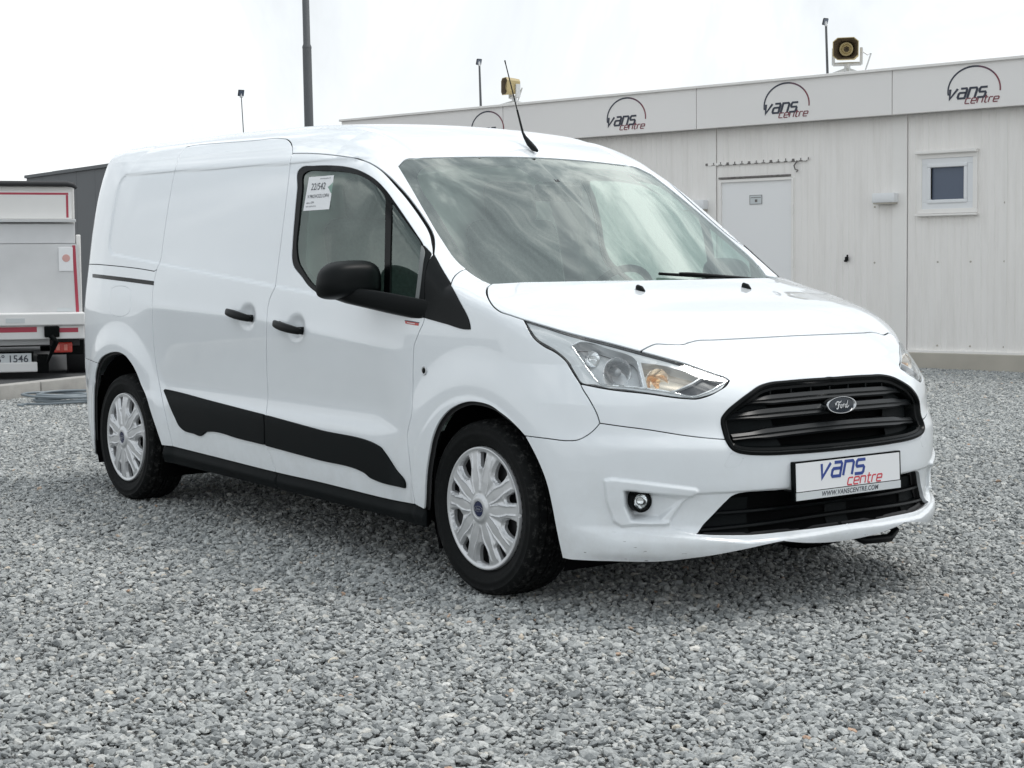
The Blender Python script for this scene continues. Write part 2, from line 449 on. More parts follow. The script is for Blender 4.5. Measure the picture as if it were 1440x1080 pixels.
def panel_mesh(name, segs, dom, spacing, off=0.0, holes=(), inset=.0031, rim=.014, disp=None, flange=.012, flip=False, both=False, edge_out=.0014, rim2=True):
    """A skin panel: its outline is a list of (points3D, has_gap); it is cut from the van's skin, its edges folded inwards.
    disp(uv) pushes the skin outwards. Returns a mesh; with both, joined to its mirror image."""
    def prep(segs, ccw):
        P = np.concatenate([s[0] for s in segs]); fl = sum([[s[1]]*(len(s[0])-1)+[True if s[1] else False] for s in segs], [])
        # the link to the next segment takes the next segment's flag when it has no length
        P, fl = clean(P, fl, 1e-4)
        uv = dom.to2(P); fl = np.array(fl)
        cen = np.abs(P[:, 1]) < 2e-4
        nxt = np.roll(cen, -1)
        fl = fl & ~(cen & nxt)
        area = .5*np.sum(uv[:, 0]*np.roll(uv[:, 1], -1)-np.roll(uv[:, 0], -1)*uv[:, 1])
        if (area < 0) == ccw:
            uv = uv[::-1].copy(); fl = np.roll(fl[::-1], -1).copy()
        return uv, fl
    out, ofl = prep(segs, True)
    rings = [(inset_poly(out, ofl, inset*dom.scale), ofl)]
    for h in holes:
        uv, fl = prep(h, True)
        r = inset_poly(uv, fl, -inset*dom.scale*.0)
        rings.append((r, fl))
    sp = spacing*dom.scale
    lo, hi = rings[0][0].min(0), rings[0][0].max(0)
    gx, gy = np.meshgrid(np.arange(lo[0], hi[0], sp), np.arange(lo[1], hi[1], sp*.866))
    gx[1::2] += sp*.5
    g = np.stack([gx.ravel(), gy.ravel()], 1)
    g = g[in_poly(g, rings[0][0])]
    for r, _ in rings[1:]: g = g[~in_poly(g, r)]
    for r, _ in rings:
        if len(g): g = g[poly_dist(g, r) > .45*sp]
    verts = np.concatenate([r for r, _ in rings]+[g])
    edges = []; faces_in = []; base = 0; gap = {}
    for r, fl in rings:
        n = len(r); faces_in.append(list(range(base, base+n)))
        for i in range(n): gap[(base+i, base+(i+1) % n)] = bool(fl[i])
        base += n
    v2, e2, f2, ov, oe, of = delaunay_2d_cdt([Vector(v) for v in verts], [], faces_in, 2 if len(rings) > 1 else 1, 1e-6)
    uv = np.array([[v.x, v.y] for v in v2])
    tri = [];
    for f in f2:
        f = list(f)
        for k in range(1, len(f)-1): tri.append((f[0], f[k], f[k+1]))
    tri = np.array(tri)
    used = np.zeros(len(uv), bool); used[tri.ravel()] = True
    ids = np.cumsum(used)-1; uv = uv[used]; tri = ids[tri]
    org = [set(o) for o, u in zip(ov, used) if u]
    o, d = dom.rays(uv)
    P = trace(np.array(o), np.array(d)); N = gradF(P)
    bad = np.abs(F(P)) > .01
    if bad.any(): print('MISS', name, bad.sum(), len(bad), uv[bad][:3].tolist())
    cen = np.zeros(len(P), bool)
    cen = np.abs(P[:, 1]) < 1.5e-3
    P = P+N*off
    if disp is not None:
        P = P+N*disp(uv)[:, None]
    P[cen, 1] = 0
    fn = np.cross(P[tri[:, 1]]-P[tri[:, 0]], P[tri[:, 2]]-P[tri[:, 0]])
    flipm = (fn*N[tri[:, 0]]).sum(1) < 0
    tri[flipm] = tri[flipm][:, ::-1]
    if disp is not None:
        fn = np.cross(P[tri[:, 1]]-P[tri[:, 0]], P[tri[:, 2]]-P[tri[:, 0]])
        N2 = np.zeros_like(P)
        for k in range(3): np.add.at(N2, tri[:, k], fn)
        N2 /= np.linalg.norm(N2, axis=1)[:, None]+1e-12
        N2[cen, 1] = 0
        N = N2/(np.linalg.norm(N2, axis=1)[:, None]+1e-12)
    # boundary
    ec = {}
    for a, b, c in tri:
        for q in ((a, b), (b, c), (c, a)): ec[q] = ec.get(q, 0)+1
    bnd = [q for q in ec if (q[1], q[0]) not in ec]
    def gapped(q):
        if cen[q[0]] and cen[q[1]]: return False
        for i in org[q[0]]:
            for j in org[q[1]]:
                if (i, j) in gap: return gap[(i, j)]
                if (j, i) in gap: return gap[(j, i)]
        return True
    bnd = [q for q in bnd if gapped(q)]
    outv = {}
    for a, b in bnd:
        e = P[b]-P[a]
        for v in (a, b):
            o_ = np.cross(e, N[v]); l = np.linalg.norm(o_)
            outv[v] = outv.get(v, np.zeros(3))+(o_/l if l > 1e-9 else 0)
    V = [P]; NN = [N]; fc = [tri]; mi = [np.zeros(len(tri), int)]; nv = len(P)
    if bnd and rim > 0:
        vs_ = sorted(outv); idx = {v: i for i, v in enumerate(vs_)}; m = len(vs_)
        vs_ = np.array(vs_)
        O = np.array([outv[v] for v in vs_]); O /= np.linalg.norm(O, axis=1)[:, None]+1e-12
        pv, nn = P[vs_], N[vs_]
        r1 = pv+O*edge_out*.7-nn*edge_out*.35; n1 = (nn+O)/1.4142
        r2 = pv+O*edge_out-nn*edge_out*1.3; n2 = O
        r3 = pv+O*edge_out-nn*rim*.45
        r4 = pv+O*edge_out-nn*rim; 
        r5 = pv+O*(edge_out+flange)-nn*(rim+.003)
        V += [r1, r2, r3, r4, r5]; NN += [n1, n2, O, O, nn]
        def q4(A, B, mid):
            q = []
            for a, b in bnd:
                ia, ib = idx[a], idx[b]
                pa = a if A is None else A+ia; pb = b if A is None else A+ib
                q.append((pb, pa, B+ia)); q.append((pb, B+ia, B+ib))
            fc.append(np.array(q)); mi.append(np.full(len(q), mid))
        q4(None, nv, 0); q4(nv, nv+m, 0); q4(nv+m, nv+2*m, 0); q4(nv+2*m, nv+3*m, 1)
        if flange > 0: q4(nv+3*m, nv+4*m, 1)
    V = np.concatenate(V); NN = np.concatenate(NN); fc = np.concatenate(fc); mi = np.concatenate(mi)
    def mk(V, NN, fc, mi):
        me = bpy.data.meshes.new(name)
        me.vertices.add(len(V)); me.vertices.foreach_set('co', V.astype(np.float32).ravel())
        me.loops.add(len(fc)*3); me.loops.foreach_set('vertex_index', fc.astype(np.int32).ravel())
        me.polygons.add(len(fc)); me.polygons.foreach_set('loop_start', np.arange(0, len(fc)*3, 3, dtype=np.int32))
        me.polygons.foreach_set('material_index', mi.astype(np.int32))
        me.polygons.foreach_set('use_smooth', np.ones(len(fc), bool))
        me.update(); me.validate()
        nl = NN/(np.linalg.norm(NN, axis=1)[:, None]+1e-12)
        me.normals_split_custom_set_from_vertices([tuple(q) for q in nl])
        return me
    S = np.array([1, -1, 1.])
    if both:
        n = len(V)
        return mk(np.concatenate([V, V*S]), np.concatenate([NN, NN*S]), np.concatenate([fc, fc[:, ::-1]+n]), np.concatenate([mi, mi]))
    if flip: return mk(V*S, NN*S, fc[:, ::-1], mi)
    me = mk(V, NN, fc, mi)
    return me, (lambda: mk(V*S, NN*S, fc[:, ::-1], mi))

def grid_mesh(name, verts, faces, smooth=True, autosmooth=None):
    me = bpy.data.meshes.new(name); me.from_pydata([tuple(v) for v in verts], [], [tuple(f) for f in faces]); me.update()
    if smooth: me.polygons.foreach_set('use_smooth', np.ones(len(me.polygons), bool))
    if autosmooth is not None: me.set_sharp_from_angle(angle=R(autosmooth))
    return me

class MB:
    """collects simple shapes into one bmesh"""
    def __init__(s): s.bm = bmesh.new()
    def box(s, c, size, rot=None, bevel=0.0, seg=2):
        r = bmesh.ops.create_cube(s.bm, size=1.0)
        vs_ = r['verts']
        mtx = Matrix.Diagonal((*size, 1))
        bmesh.ops.transform(s.bm, matrix=mtx, verts=vs_)
        if bevel > 0:
            ed = list({e for v in vs_ for e in v.link_edges})
            rr = bmesh.ops.bevel(s.bm, geom=ed, offset=bevel, segments=seg, affect='EDGES', profile=.5)
            vs_ = list({v for v in rr['verts']} | {v for v in vs_ if v.is_valid})
        m2 = Matrix.Translation(Vector(c)) @ ((rot.to_4x4() if rot is not None else Matrix.Identity(4)))
        bmesh.ops.transform(s.bm, matrix=m2, verts=vs_)
        return s
    def tube(s, pts, r, seg=10, cap=True):
        pts = [Vector(p) for p in pts]; n = len(pts)
        rs = r if hasattr(r, '__len__') else [r]*n
        rings = []; prev = None
        for i, p in enumerate(pts):
            t = (pts[min(i+1, n-1)]-pts[max(i-1, 0)]).normalized()
            if prev is None:
                a = t.orthogonal().normalized()
            else:
                a = (prev-t*prev.dot(t)).normalized()
            prev = a; b = t.cross(a)
            rings.append([s.bm.verts.new(p+(a*math.cos(2*math.pi*k/seg)+b*math.sin(2*math.pi*k/seg))*rs[i]) for k in range(seg)])
        for i in range(n-1):
            for k in range(seg):
                s.bm.faces.new((rings[i][k], rings[i][(k+1) % seg], rings[i+1][(k+1) % seg], rings[i+1][k]))
        if cap:
            s.bm.faces.new(rings[0][::-1]); s.bm.faces.new(rings[-1])
        return s
    def lathe(s, prof, mtx=None, seg=48, closed=False, sx=1.0, sy=1.0):
        """profile of (radius, height), spun about local z"""
        mtx = mtx or Matrix.Identity(4); rings = []
        for (r, h) in prof:
            if r < 1e-6: rings.append([s.bm.verts.new(mtx @ Vector((0, 0, h)))])
            else: rings.append([s.bm.verts.new(mtx @ Vector((r*sx*math.cos(2*math.pi*k/seg), r*sy*math.sin(2*math.pi*k/seg), h))) for k in range(seg)])
        pairs = list(zip(rings, rings[1:]))
        if closed: pairs.append((rings[-1], rings[0]))
        for A, B in pairs:
            for k in range(seg):
                k2 = (k+1) % seg
                if len(A) == 1 and len(B) == 1: continue
                if len(A) == 1: s.bm.faces.new((A[0], B[k], B[k2]))
                elif len(B) == 1: s.bm.faces.new((A[k], B[0], A[k2]))
                else: s.bm.faces.new((A[k], B[k], B[k2], A[k2]))
        return s
    def prism(s, poly, h0, h1, mtx=None):
        mtx = mtx or Matrix.Identity(4)
        a = [s.bm.verts.new(mtx @ Vector((p[0], p[1], h0))) for p in poly]
        b = [s.bm.verts.new(mtx @ Vector((p[0], p[1], h1))) for p in poly]
        n = len(poly)
        s.bm.faces.new(a[::-1]); s.bm.faces.new(b)
        for i in range(n): s.bm.faces.new((a[i], a[(i+1) % n], b[(i+1) % n], b[i]))
        return s
    def quad(s, pts):
        s.bm.faces.new([s.bm.verts.new(Vector(p)) for p in pts]); return s
    def ribbon(s, pts, w, h0, h1, mtx=None, closed=False):
        """flat stroke of width w along a 2D polyline, mitred, from height h0 to h1"""
        mtx = mtx or Matrix.Identity(4)
        p = [np.array(q, float) for q in pts]; n = len(p); Lp, Rp = [], []
        for i in range(n):
            d1 = p[i]-p[i-1] if (i > 0 or closed) else None
            d2 = p[(i+1) % n]-p[i] if (i < n-1 or closed) else None
            if d1 is None: d1 = d2
            if d2 is None: d2 = d1
            d1 = d1/np.linalg.norm(d1); d2 = d2/np.linalg.norm(d2)
            t = d1+d2; l = np.linalg.norm(t); t = t/l if l > 1e-6 else d1
            nn = np.array([-t[1], t[0]]); k = 1/max(.5, nn @ np.array([-d1[1], d1[0]]))
            ww = (w[i] if hasattr(w, '__len__') else w)*.5*k
            Lp.append(p[i]+nn*ww); Rp.append(p[i]-nn*ww)
        def vv(q, h): return s.bm.verts.new(mtx @ Vector((q[0], q[1], h)))
        A = [[vv(a, h1), vv(b, h1), vv(b, h0), vv(a, h0)] for a, b in zip(Lp, Rp)]
        for i in range(n if closed else n-1):
            X, Y = A[i], A[(i+1) % n]
            for k in range(4): s.bm.faces.new((X[k], X[(k+1) % 4], Y[(k+1) % 4], Y[k]))
        if not closed:
            s.bm.faces.new(A[0][::-1]); s.bm.faces.new(A[-1])
        return s
    def build(s, name, m, parent=None, smooth=None):
        bmesh.ops.recalc_face_normals(s.bm, faces=s.bm.faces[:])
        me = bpy.data.meshes.new(name); s.bm.to_mesh(me); s.bm.free()
        if smooth is not None:
            me.polygons.foreach_set('use_smooth', np.ones(len(me.polygons), bool)); me.set_sharp_from_angle(angle=R(smooth))
        o = bpy.data.objects.new(name, me); COL.objects.link(o)
        for mm in (m if isinstance(m, (list, tuple)) else [m]): me.materials.append(mm)
        if parent is not None: o.parent = parent
        return o
def frame(origin, ex, ey, ez):
    return Matrix(((ex[0], ey[0], ez[0], origin[0]), (ex[1], ey[1], ez[1], origin[1]), (ex[2], ey[2], ez[2], origin[2]), (0, 0, 0, 1)))
def ring_pts(c, r, n, a0=0, a1=360):
    return [(c[0]+r*math.cos(R(a0+(a1-a0)*i/n)), c[1]+r*math.sin(R(a0+(a1-a0)*i/n))) for i in range(n+1)]
GLYPH = {  # techno lettering: strokes on a 1-high grid (x-height 1), widths in brackets
    'v': (.95, [[(.02, 1), (.34, .0), (.98, 1)]]),
    'a': (.95, [[(.12, 1), (.82, 1), (.95, .86), (.95, 0), (.16, 0), (.04, .12), (.04, .44), (.16, .56), (.93, .56)]]),
    'n': (.95, [[(.02, 0), (.02, 1), (.80, 1), (.95, .86), (.95, 0)]]),
    's': (.88, [[(.90, 1), (.12, 1), (.02, .88), (.02, .64), (.12, .53), (.78, .53), (.90, .42), (.90, .12), (.78, 0), (.0, 0)]]),
    'c': (.84, [[(.88, 1), (.14, 1), (.02, .86), (.02, .14), (.14, 0), (.88, 0)]]),
    'e': (.90, [[(.88, 0), (.14, 0), (.02, .14), (.02, .86), (.14, 1), (.80, 1), (.92, .88), (.92, .50), (.04, .50)]]),
    't': (.62, [[(.22, 1.42), (.22, .14), (.34, 0), (.66, 0)], [(-.04, 1), (.66, 1)]]),
    'r': (.62, [[(.02, 0), (.02, .86), (.14, 1), (.66, 1)]]),
}
def word(txt, mtx, size, weight, h0, h1, m, parent, name='lettering', shear=.30, gap=.30, sx=1.0):
    mb = MB(); x = 0; k = 0
    for ch in txt:
        w_, strokes = GLYPH[ch]
        for s_ in strokes:
            pts = [((x+px_*sx+py_*shear)*size, py_*size) for px_, py_ in s_]
            mb.ribbon(pts, weight*size, h0, h1+k*2e-5, mtx); k += 1
        x += w_*sx+gap
    return mb.build(name, m, parent), x*size
def print_text(s_, mtx, size, m, parent, name='lettering', shear=0.0, align='CENTER', space=1.0, bold=0.0):
    tc = bpy.data.curves.new('print', 'FONT'); tc.body = s_; tc.size = size; tc.align_x = align; tc.align_y = 'CENTER'; tc.shear = shear; tc.space_character = space; tc.offset = bold
    tmp = bpy.data.objects.new('tmp', tc); COL.objects.link(tmp)
    me = bpy.data.meshes.new_from_object(tmp.evaluated_get(bpy.context.evaluated_depsgraph_get()))
    bpy.data.objects.remove(tmp); bpy.data.curves.remove(tc)
    me.transform(mtx); return new_obj(name, me, parent, (m,))
# ------------------------------------------------------------------ ground
def ground_mat():
    m = bpy.data.materials.new('gravel_bed'); m.use_nodes = True; nt = m.node_tree; b = nt.nodes['Principled BSDF']
    tc = nt.nodes.new('ShaderNodeTexCoord')
    v = nt.nodes.new('ShaderNodeTexVoronoi'); v.inputs['Scale'].default_value = 42
    nt.links.new(tc.outputs['Object'], v.inputs['Vector'])
    s = nt.nodes.new('ShaderNodeSeparateColor'); nt.links.new(v.outputs['Color'], s.inputs[0])
    r = nt.nodes.new('ShaderNodeValToRGB'); r.color_ramp.elements[0].color = (.035, .037, .038, 1); r.color_ramp.elements[1].color = (.34, .345, .34, 1)
    nt.links.new(s.outputs[0], r.inputs['Fac']); nt.links.new(r.outputs['Color'], b.inputs['Base Color'])
    bp = nt.nodes.new('ShaderNodeBump'); bp.inputs['Distance'].default_value = .012; bp.invert = True
    nt.links.new(v.outputs['Distance'], bp.inputs['Height']); nt.links.new(bp.outputs[0], b.inputs['Normal'])
    b.inputs['Roughness'].default_value = .9
    return m
def stone_mat():
    m = bpy.data.materials.new('crushed_stone'); m.use_nodes = True; nt = m.node_tree; b = nt.nodes['Principled BSDF']
    g = nt.nodes.new('ShaderNodeNewGeometry'); oi = nt.nodes.new('ShaderNodeObjectInfo')
    ad = nt.nodes.new('ShaderNodeMath'); ad.operation = 'ADD'; nt.links.new(g.outputs['Random Per Island'], ad.inputs[0]); nt.links.new(oi.outputs['Random'], ad.inputs[1])
    fr_ = nt.nodes.new('ShaderNodeMath'); fr_.operation = 'FRACT'; nt.links.new(ad.outputs[0], fr_.inputs[0])
    r = nt.nodes.new('ShaderNodeValToRGB'); e = r.color_ramp.elements
    stops = [(0, (.17, .181, .183)), (.20, (.26, .272, .272)), (.50, (.33, .342, .337)), (.80, (.405, .416, .405)), (.94, (.48, .485, .47)), (.980, (.45, .43, .385)), (.993, (.62, .62, .60)), (.998, (.46, .39, .28)), (1.0, (.42, .28, .20))]
    e[0].position, e[0].color = 0, (*stops[0][1], 1); e[1].position, e[1].color = 1, (*stops[-1][1], 1)
    for p, c in stops[1:-1]:
        q = e.new(p); q.color = (*c, 1)
    nt.links.new(fr_.outputs[0], r.inputs['Fac'])
    tc = nt.nodes.new('ShaderNodeTexCoord'); n = nt.nodes.new('ShaderNodeTexNoise'); n.inputs['Scale'].default_value = 130; n.inputs['Detail'].default_value = 5
    nt.links.new(g.outputs['Position'], n.inputs['Vector'])
    mr = nt.nodes.new('ShaderNodeMapRange'); mr.inputs['From Min'].default_value = .3; mr.inputs['From Max'].default_value = .7; mr.inputs['To Min'].default_value = .78; mr.inputs['To Max'].default_value = 1.22
    nt.links.new(n.outputs['Fac'], mr.inputs['Value'])
    # broad patches: dustier and damper areas
    n2 = nt.nodes.new('ShaderNodeTexNoise'); n2.inputs['Scale'].default_value = .55; n2.inputs['Detail'].default_value = 4
    nt.links.new(g.outputs['Position'], n2.inputs['Vector'])
    mr2 = nt.nodes.new('ShaderNodeMapRange'); mr2.inputs['From Min'].default_value = .3; mr2.inputs['From Max'].default_value = .7; mr2.inputs['To Min'].default_value = .88; mr2.inputs['To Max'].default_value = 1.10
    nt.links.new(n2.outputs['Fac'], mr2.inputs['Value'])
    mu = nt.nodes.new('ShaderNodeMath'); mu.operation = 'MULTIPLY'; nt.links.new(mr.outputs[0], mu.inputs[0]); nt.links.new(mr2.outputs[0], mu.inputs[1])
    v = nt.nodes.new('ShaderNodeVectorMath'); v.operation = 'SCALE'; nt.links.new(r.outputs['Color'], v.inputs[0]); nt.links.new(mu.outputs[0], v.inputs['Scale'])
    nt.links.new(v.outputs[0], b.inputs['Base Color'])
    b.inputs['Roughness'].default_value = .82; b.inputs['Specular IOR Level'].default_value = .35
    return m
def sheet(name, x0, x1, y0, y1, z, m, cell=None):
    me = grid_mesh(name, [(x0, y0, z), (x1, y0, z), (x1, y1, z), (x0, y1, z)], [(0, 1, 2, 3)], False)
    return tag(new_obj(name, me, None, (m,)), kind='structure')
M['bed'] = ground_mat(); M['stone'] = stone_mat()
sheet('ground', -420, 420, -420, 420, -.022, M['bed'])

# crushed stone: four one-metre patches of loose stones, laid out turned and shuffled
def stone_patch(seed, n):
    rs = np.random.RandomState(seed)
    t = (1+5**.5)/2
    ico = np.array([(-1, t, 0), (1, t, 0), (-1, -t, 0), (1, -t, 0), (0, -1, t), (0, 1, t), (0, -1, -t), (0, 1, -t), (t, 0, -1), (t, 0, 1), (-t, 0, -1), (-t, 0, 1)])/1.902
    fac = np.array([(0, 11, 5), (0, 5, 1), (0, 1, 7), (0, 7, 10), (0, 10, 11), (1, 5, 9), (5, 11, 4), (11, 10, 2), (10, 7, 6), (7, 1, 8), (3, 9, 4), (3, 4, 2), (3, 2, 6), (3, 6, 8), (3, 8, 9), (4, 9, 5), (2, 4, 11), (6, 2, 10), (8, 6, 7), (9, 8, 1)])
    VV, FF = [], []
    for i in range(n):
        p = ico*(1+rs.uniform(-.30, .22, (12, 1)))
        # flatten one or two faces to give broken edges
        for _ in range(3):
            d = rs.normal(size=3); d /= np.linalg.norm(d); h = p @ d; lim = rs.uniform(.45, .8)
            p = p-np.outer(np.clip(h-lim, 0, None), d)
        sz = np.exp(rs.normal(math.log(.0100), .34)); sz = min(max(sz, .005), .024)
        p = p*np.array([sz*rs.uniform(.85, 1.4), sz*rs.uniform(.7, 1.05), sz*rs.uniform(.35, .75)])
        a = rs.uniform(0, 6.283); tl = rs.normal(0, .45); tb = rs.normal(0, .35)
        ca, sa = math.cos(a), math.sin(a); Rz = np.array([[ca, -sa, 0], [sa, ca, 0], [0, 0, 1]])
        c, s = math.cos(tl), math.sin(tl); Rx = np.array([[1, 0, 0], [0, c, -s], [0, s, c]]); c, s = math.cos(tb), math.sin(tb); Ry = np.array([[c, 0, s], [0, 1, 0], [-s, 0, c]])
        p = p @ (Rz @ Rx @ Ry).T
        z = -.016+.013*rs.rand()**1.2
        p = p+np.array([rs.uniform(-.5, .5), rs.uniform(-.5, .5), z])
        VV.append(p); FF.append(fac+12*i)
    V = np.concatenate(VV); F_ = np.concatenate(FF)
    me = bpy.data.meshes.new('gravel_patch'); me.vertices.add(len(V)); me.vertices.foreach_set('co', V.astype(np.float32).ravel())
    me.loops.add(len(F_)*3); me.loops.foreach_set('vertex_index', F_.astype(np.int32).ravel())
    me.polygons.add(len(F_)); me.polygons.foreach_set('loop_start', np.arange(0, len(F_)*3, 3, dtype=np.int32)); me.polygons.foreach_set('use_smooth', np.zeros(len(F_), bool)); me.update()
    me.materials.append(M['stone']); return me
patches = []
for s in range(5):
    o = bpy.data.objects.new('gravel_patch', stone_patch(s+1, 6200)); patches.append(o)
KA, KB = on_plane([(0, 562)], 2, 0)[0], on_plane([(112, 549)], 2, 0)[0]      # kerb line on the ground
kd = (KB-KA)[:2]; kd /= np.linalg.norm(kd); kn = np.array([-kd[1], kd[0]])
if kn @ (CAM[:2]-KA[:2]) > 0: kn = -kn                                      # away from the camera
cells = []
for i in range(-46, 16):
    for j in range(-14, 40):
        c = np.array([i+.5, j+.5]); q = np.array([c[0], c[1], 0])-CAM; d = CM @ q
        if d[2] < 1.5 or d[2] > 27: continue
        if abs(d[0]/d[2]) > .40+1.3/d[2]: continue
        if (c-KA[:2]) @ kn > .55: continue
        cells.append(c)
vt = [(c[0], c[1], 0) for c in cells]
gme = bpy.data.meshes.new('gravel'); gme.from_pydata(vt, [], []); gob = new_obj('gravel', gme); tag(gob, kind='stuff', label='loose grey crushed stone covering the yard around the van', cat='gravel')
rs = np.random.RandomState(3)
at = gme.attributes.new('pick', 'INT', 'POINT'); at.data.foreach_set('value', rs.randint(0, 5, len(vt)).astype(np.int32))
at = gme.attributes.new('turn', 'FLOAT', 'POINT'); at.data.foreach_set('value', (rs.randint(0, 4, len(vt))*math.pi/2).astype(np.float32))
ng = bpy.data.node_groups.new('lay_stones', 'GeometryNodeTree')
ng.interface.new_socket('Geometry', in_out='INPUT', socket_type='NodeSocketGeometry'); ng.interface.new_socket('Geometry', in_out='OUTPUT', socket_type='NodeSocketGeometry')
gi, go = ng.nodes.new('NodeGroupInput'), ng.nodes.new('NodeGroupOutput')
gti = ng.nodes.new('GeometryNodeGeometryToInstance'); 
for o in reversed(patches):
    n = ng.nodes.new('GeometryNodeObjectInfo'); n.inputs['Object'].default_value = o; n.inputs['As Instance'].default_value = True
    ng.links.new(n.outputs['Geometry'], gti.inputs[0])
iop = ng.nodes.new('GeometryNodeInstanceOnPoints'); iop.inputs['Pick Instance'].default_value = True
na = ng.nodes.new('GeometryNodeInputNamedAttribute'); na.data_type = 'INT'; na.inputs['Name'].default_value = 'pick'
nb_ = ng.nodes.new('GeometryNodeInputNamedAttribute'); nb_.data_type = 'FLOAT'; nb_.inputs['Name'].default_value = 'turn'
cx = ng.nodes.new('ShaderNodeCombineXYZ')
ng.links.new(nb_.outputs['Attribute'], cx.inputs['Z'])
ng.links.new(gi.outputs[0], iop.inputs['Points']); ng.links.new(gti.outputs[0], iop.inputs['Instance'])
ng.links.new(na.outputs['Attribute'], iop.inputs['Instance Index']); ng.links.new(cx.outputs[0], iop.inputs['Rotation'])
ng.links.new(iop.outputs[0], go.inputs[0])
# Geometry to Instance would merge the set into one: join keeps them as five pickable instances
ng.nodes.remove(gti); jn = ng.nodes.new('GeometryNodeJoinGeometry')
for n in [n for n in ng.nodes if n.bl_idname == 'GeometryNodeObjectInfo'][::-1]: ng.links.new(n.outputs['Geometry'], jn.inputs[0])
ng.links.new(jn.outputs[0], iop.inputs['Instance'])
gob.modifiers.new('lay_stones', 'NODES').node_group = ng

# ------------------------------------------------------------------ asphalt beyond a concrete kerb, rear left
M['asphalt'] = mat('asphalt', (.060, .062, .064), .85, noise=(1.2, .25), bump=(140, .004))
M['concrete'] = mat('kerb_concrete', (.33, .32, .30), .9, noise=(7, .18), bump=(80, .003))
def strip(p, along, across, z): return (p[0]+kd[0]*along+kn[0]*across, p[1]+kd[1]*along+kn[1]*across, z)
me = grid_mesh('asphalt_yard', [strip(KA, -14, .1, .02), strip(KA, 9, .1, .02), strip(KA, 9, 45, .02), strip(KA, -14, 45, .02)], [(0, 1, 2, 3)], False)
tag(new_obj('asphalt_yard', me, None, (M['asphalt'],)), kind='structure')
kerb = thing('kerb', 'pale concrete kerb between the gravel and the asphalt behind the van', 'kerb', (float(KA[0]), float(KA[1]), 0))
rotk = Matrix.Rotation(math.atan2(kd[1], kd[0]), 3, 'Z')
kme = None
for i in range(-12, 9):
    if kme is None:
        o = MB().box((0, 0, .02), (.985, .15, .20), bevel=.012).build('kerb_stone', M['concrete'], kerb, 40); kme = o.data
    else:
        o = bpy.data.objects.new('kerb_stone', kme); COL.objects.link(o); o.parent = kerb
    c = kd*i*1.0; o.location = (c[0]+kn[0]*.05, c[1]+kn[1]*.05, 0); o.rotation_euler = (0, 0, math.atan2(kd[1], kd[0])+(.004*((i*7) % 3-1)))

# ------------------------------------------------------------------ long white cabin building with the fascia
d_b = cam_rays([(-2030, 404)])[1][0]              # direction of the facade, towards its far left end
ex_b = -d_b
zb0 = np.array([0, 0, 1.0]); n_b = np.cross(ex_b, zb0); n_b /= np.linalg.norm(n_b)
up_b = np.cross(n_b, ex_b); up_b /= np.linalg.norm(up_b)
# facade runs to the right along ex_b, faces the camera along n_b
if n_b @ (CAM) < 0: n_b = -n_b; up_b = np.cross(n_b, ex_b)
if up_b[2] < 0: up_b = -up_b
O_b = on_plane([(1350, 519)], 2, 0)[0]
BF = frame(O_b, ex_b, up_b, n_b)                   # local: x along, y up, z out of the wall
def fac(px, out=0.0):
    o, d = cam_rays(px); k = ((O_b+n_b*out-o) @ n_b)/(d @ n_b); q = o+d*k[:, None]-O_b
    return np.stack([q @ ex_b, q @ up_b], 1)
M['wall'] = mat('cabin_wall_paint', (.83, .805, .775), .5, noise=(1.3, .05))
def weather(m, col, amt):
    nt = m.node_tree; b = nt.nodes['Principled BSDF']; tc = nt.nodes.new('ShaderNodeTexCoord'); mp = nt.nodes.new('ShaderNodeMapping'); mp.inputs['Scale'].default_value = (5.5, .55, 1)
    n = nt.nodes.new('ShaderNodeTexNoise'); n.inputs['Scale'].default_value = 1.6; n.inputs['Detail'].default_value = 8; n.inputs['Roughness'].default_value = .65
    nt.links.new(tc.outputs['Object'], mp.inputs['Vector']); nt.links.new(mp.outputs[0], n.inputs['Vector'])
    r = nt.nodes.new('ShaderNodeMapRange'); r.inputs['From Min'].default_value = .45; r.inputs['From Max'].default_value = .78; r.inputs['To Max'].default_value = amt
    nt.links.new(n.outputs['Fac'], r.inputs['Value'])
    mx = nt.nodes.new('ShaderNodeMix'); mx.data_type = 'RGBA'; mx.inputs[6].default_value = (*col, 1); mx.inputs[7].default_value = (.42, .39, .34, 1)
    nt.links.new(r.outputs[0], mx.inputs[0]); nt.links.new(mx.outputs[2], b.inputs['Base Color'])
weather(M['wall'], (.83, .805, .775), .22)
M['fascia'] = mat('fascia_paint', (.79, .77, .75), .45, noise=(.6, .03))
M['trim'] = mat('cabin_trim', (.81, .79, .76), .5, noise=(2, .04))
M['door_white'] = mat('cabin_door_paint', (.80, .80, .80), .45)
M['upvc'] = mat('white_upvc', (.74, .75, .76), .35)
M['plinth'] = mat('plinth_beige', (.44, .41, .355), .85, noise=(3, .12))
M['dirt'] = mat('dark_grey_sealant', (.16, .15, .145), .8, noise=(30, .5))
M['logo_dark'] = mat('logo_navy', (.035, .04, .06), .5)
M['logo_red'] = mat('logo_dark_red', (.20, .05, .065), .5)
M['logo_mid'] = mat('logo_plum', (.11, .045, .075), .5)
M['obscure'] = mat('obscure_window_glass', (.095, .118, .165), .25, bump=(220, .002))
bld = bpy.data.objects.new('site_office', None); COL.objects.link(bld); bld.matrix_world = BF; bld.empty_display_size = 1
tag(bld, 'long white container office with a logo fascia, door and small window', 'building')
xs_f = fac([(480, 170), (979.3, 182.8), (1254.5, 160), (1440, 146.2)], .16)
top_y = float(np.mean([fac([(840, 137)], .16)[0, 1], fac([(1440, 80.3)], .16)[0, 1]]))
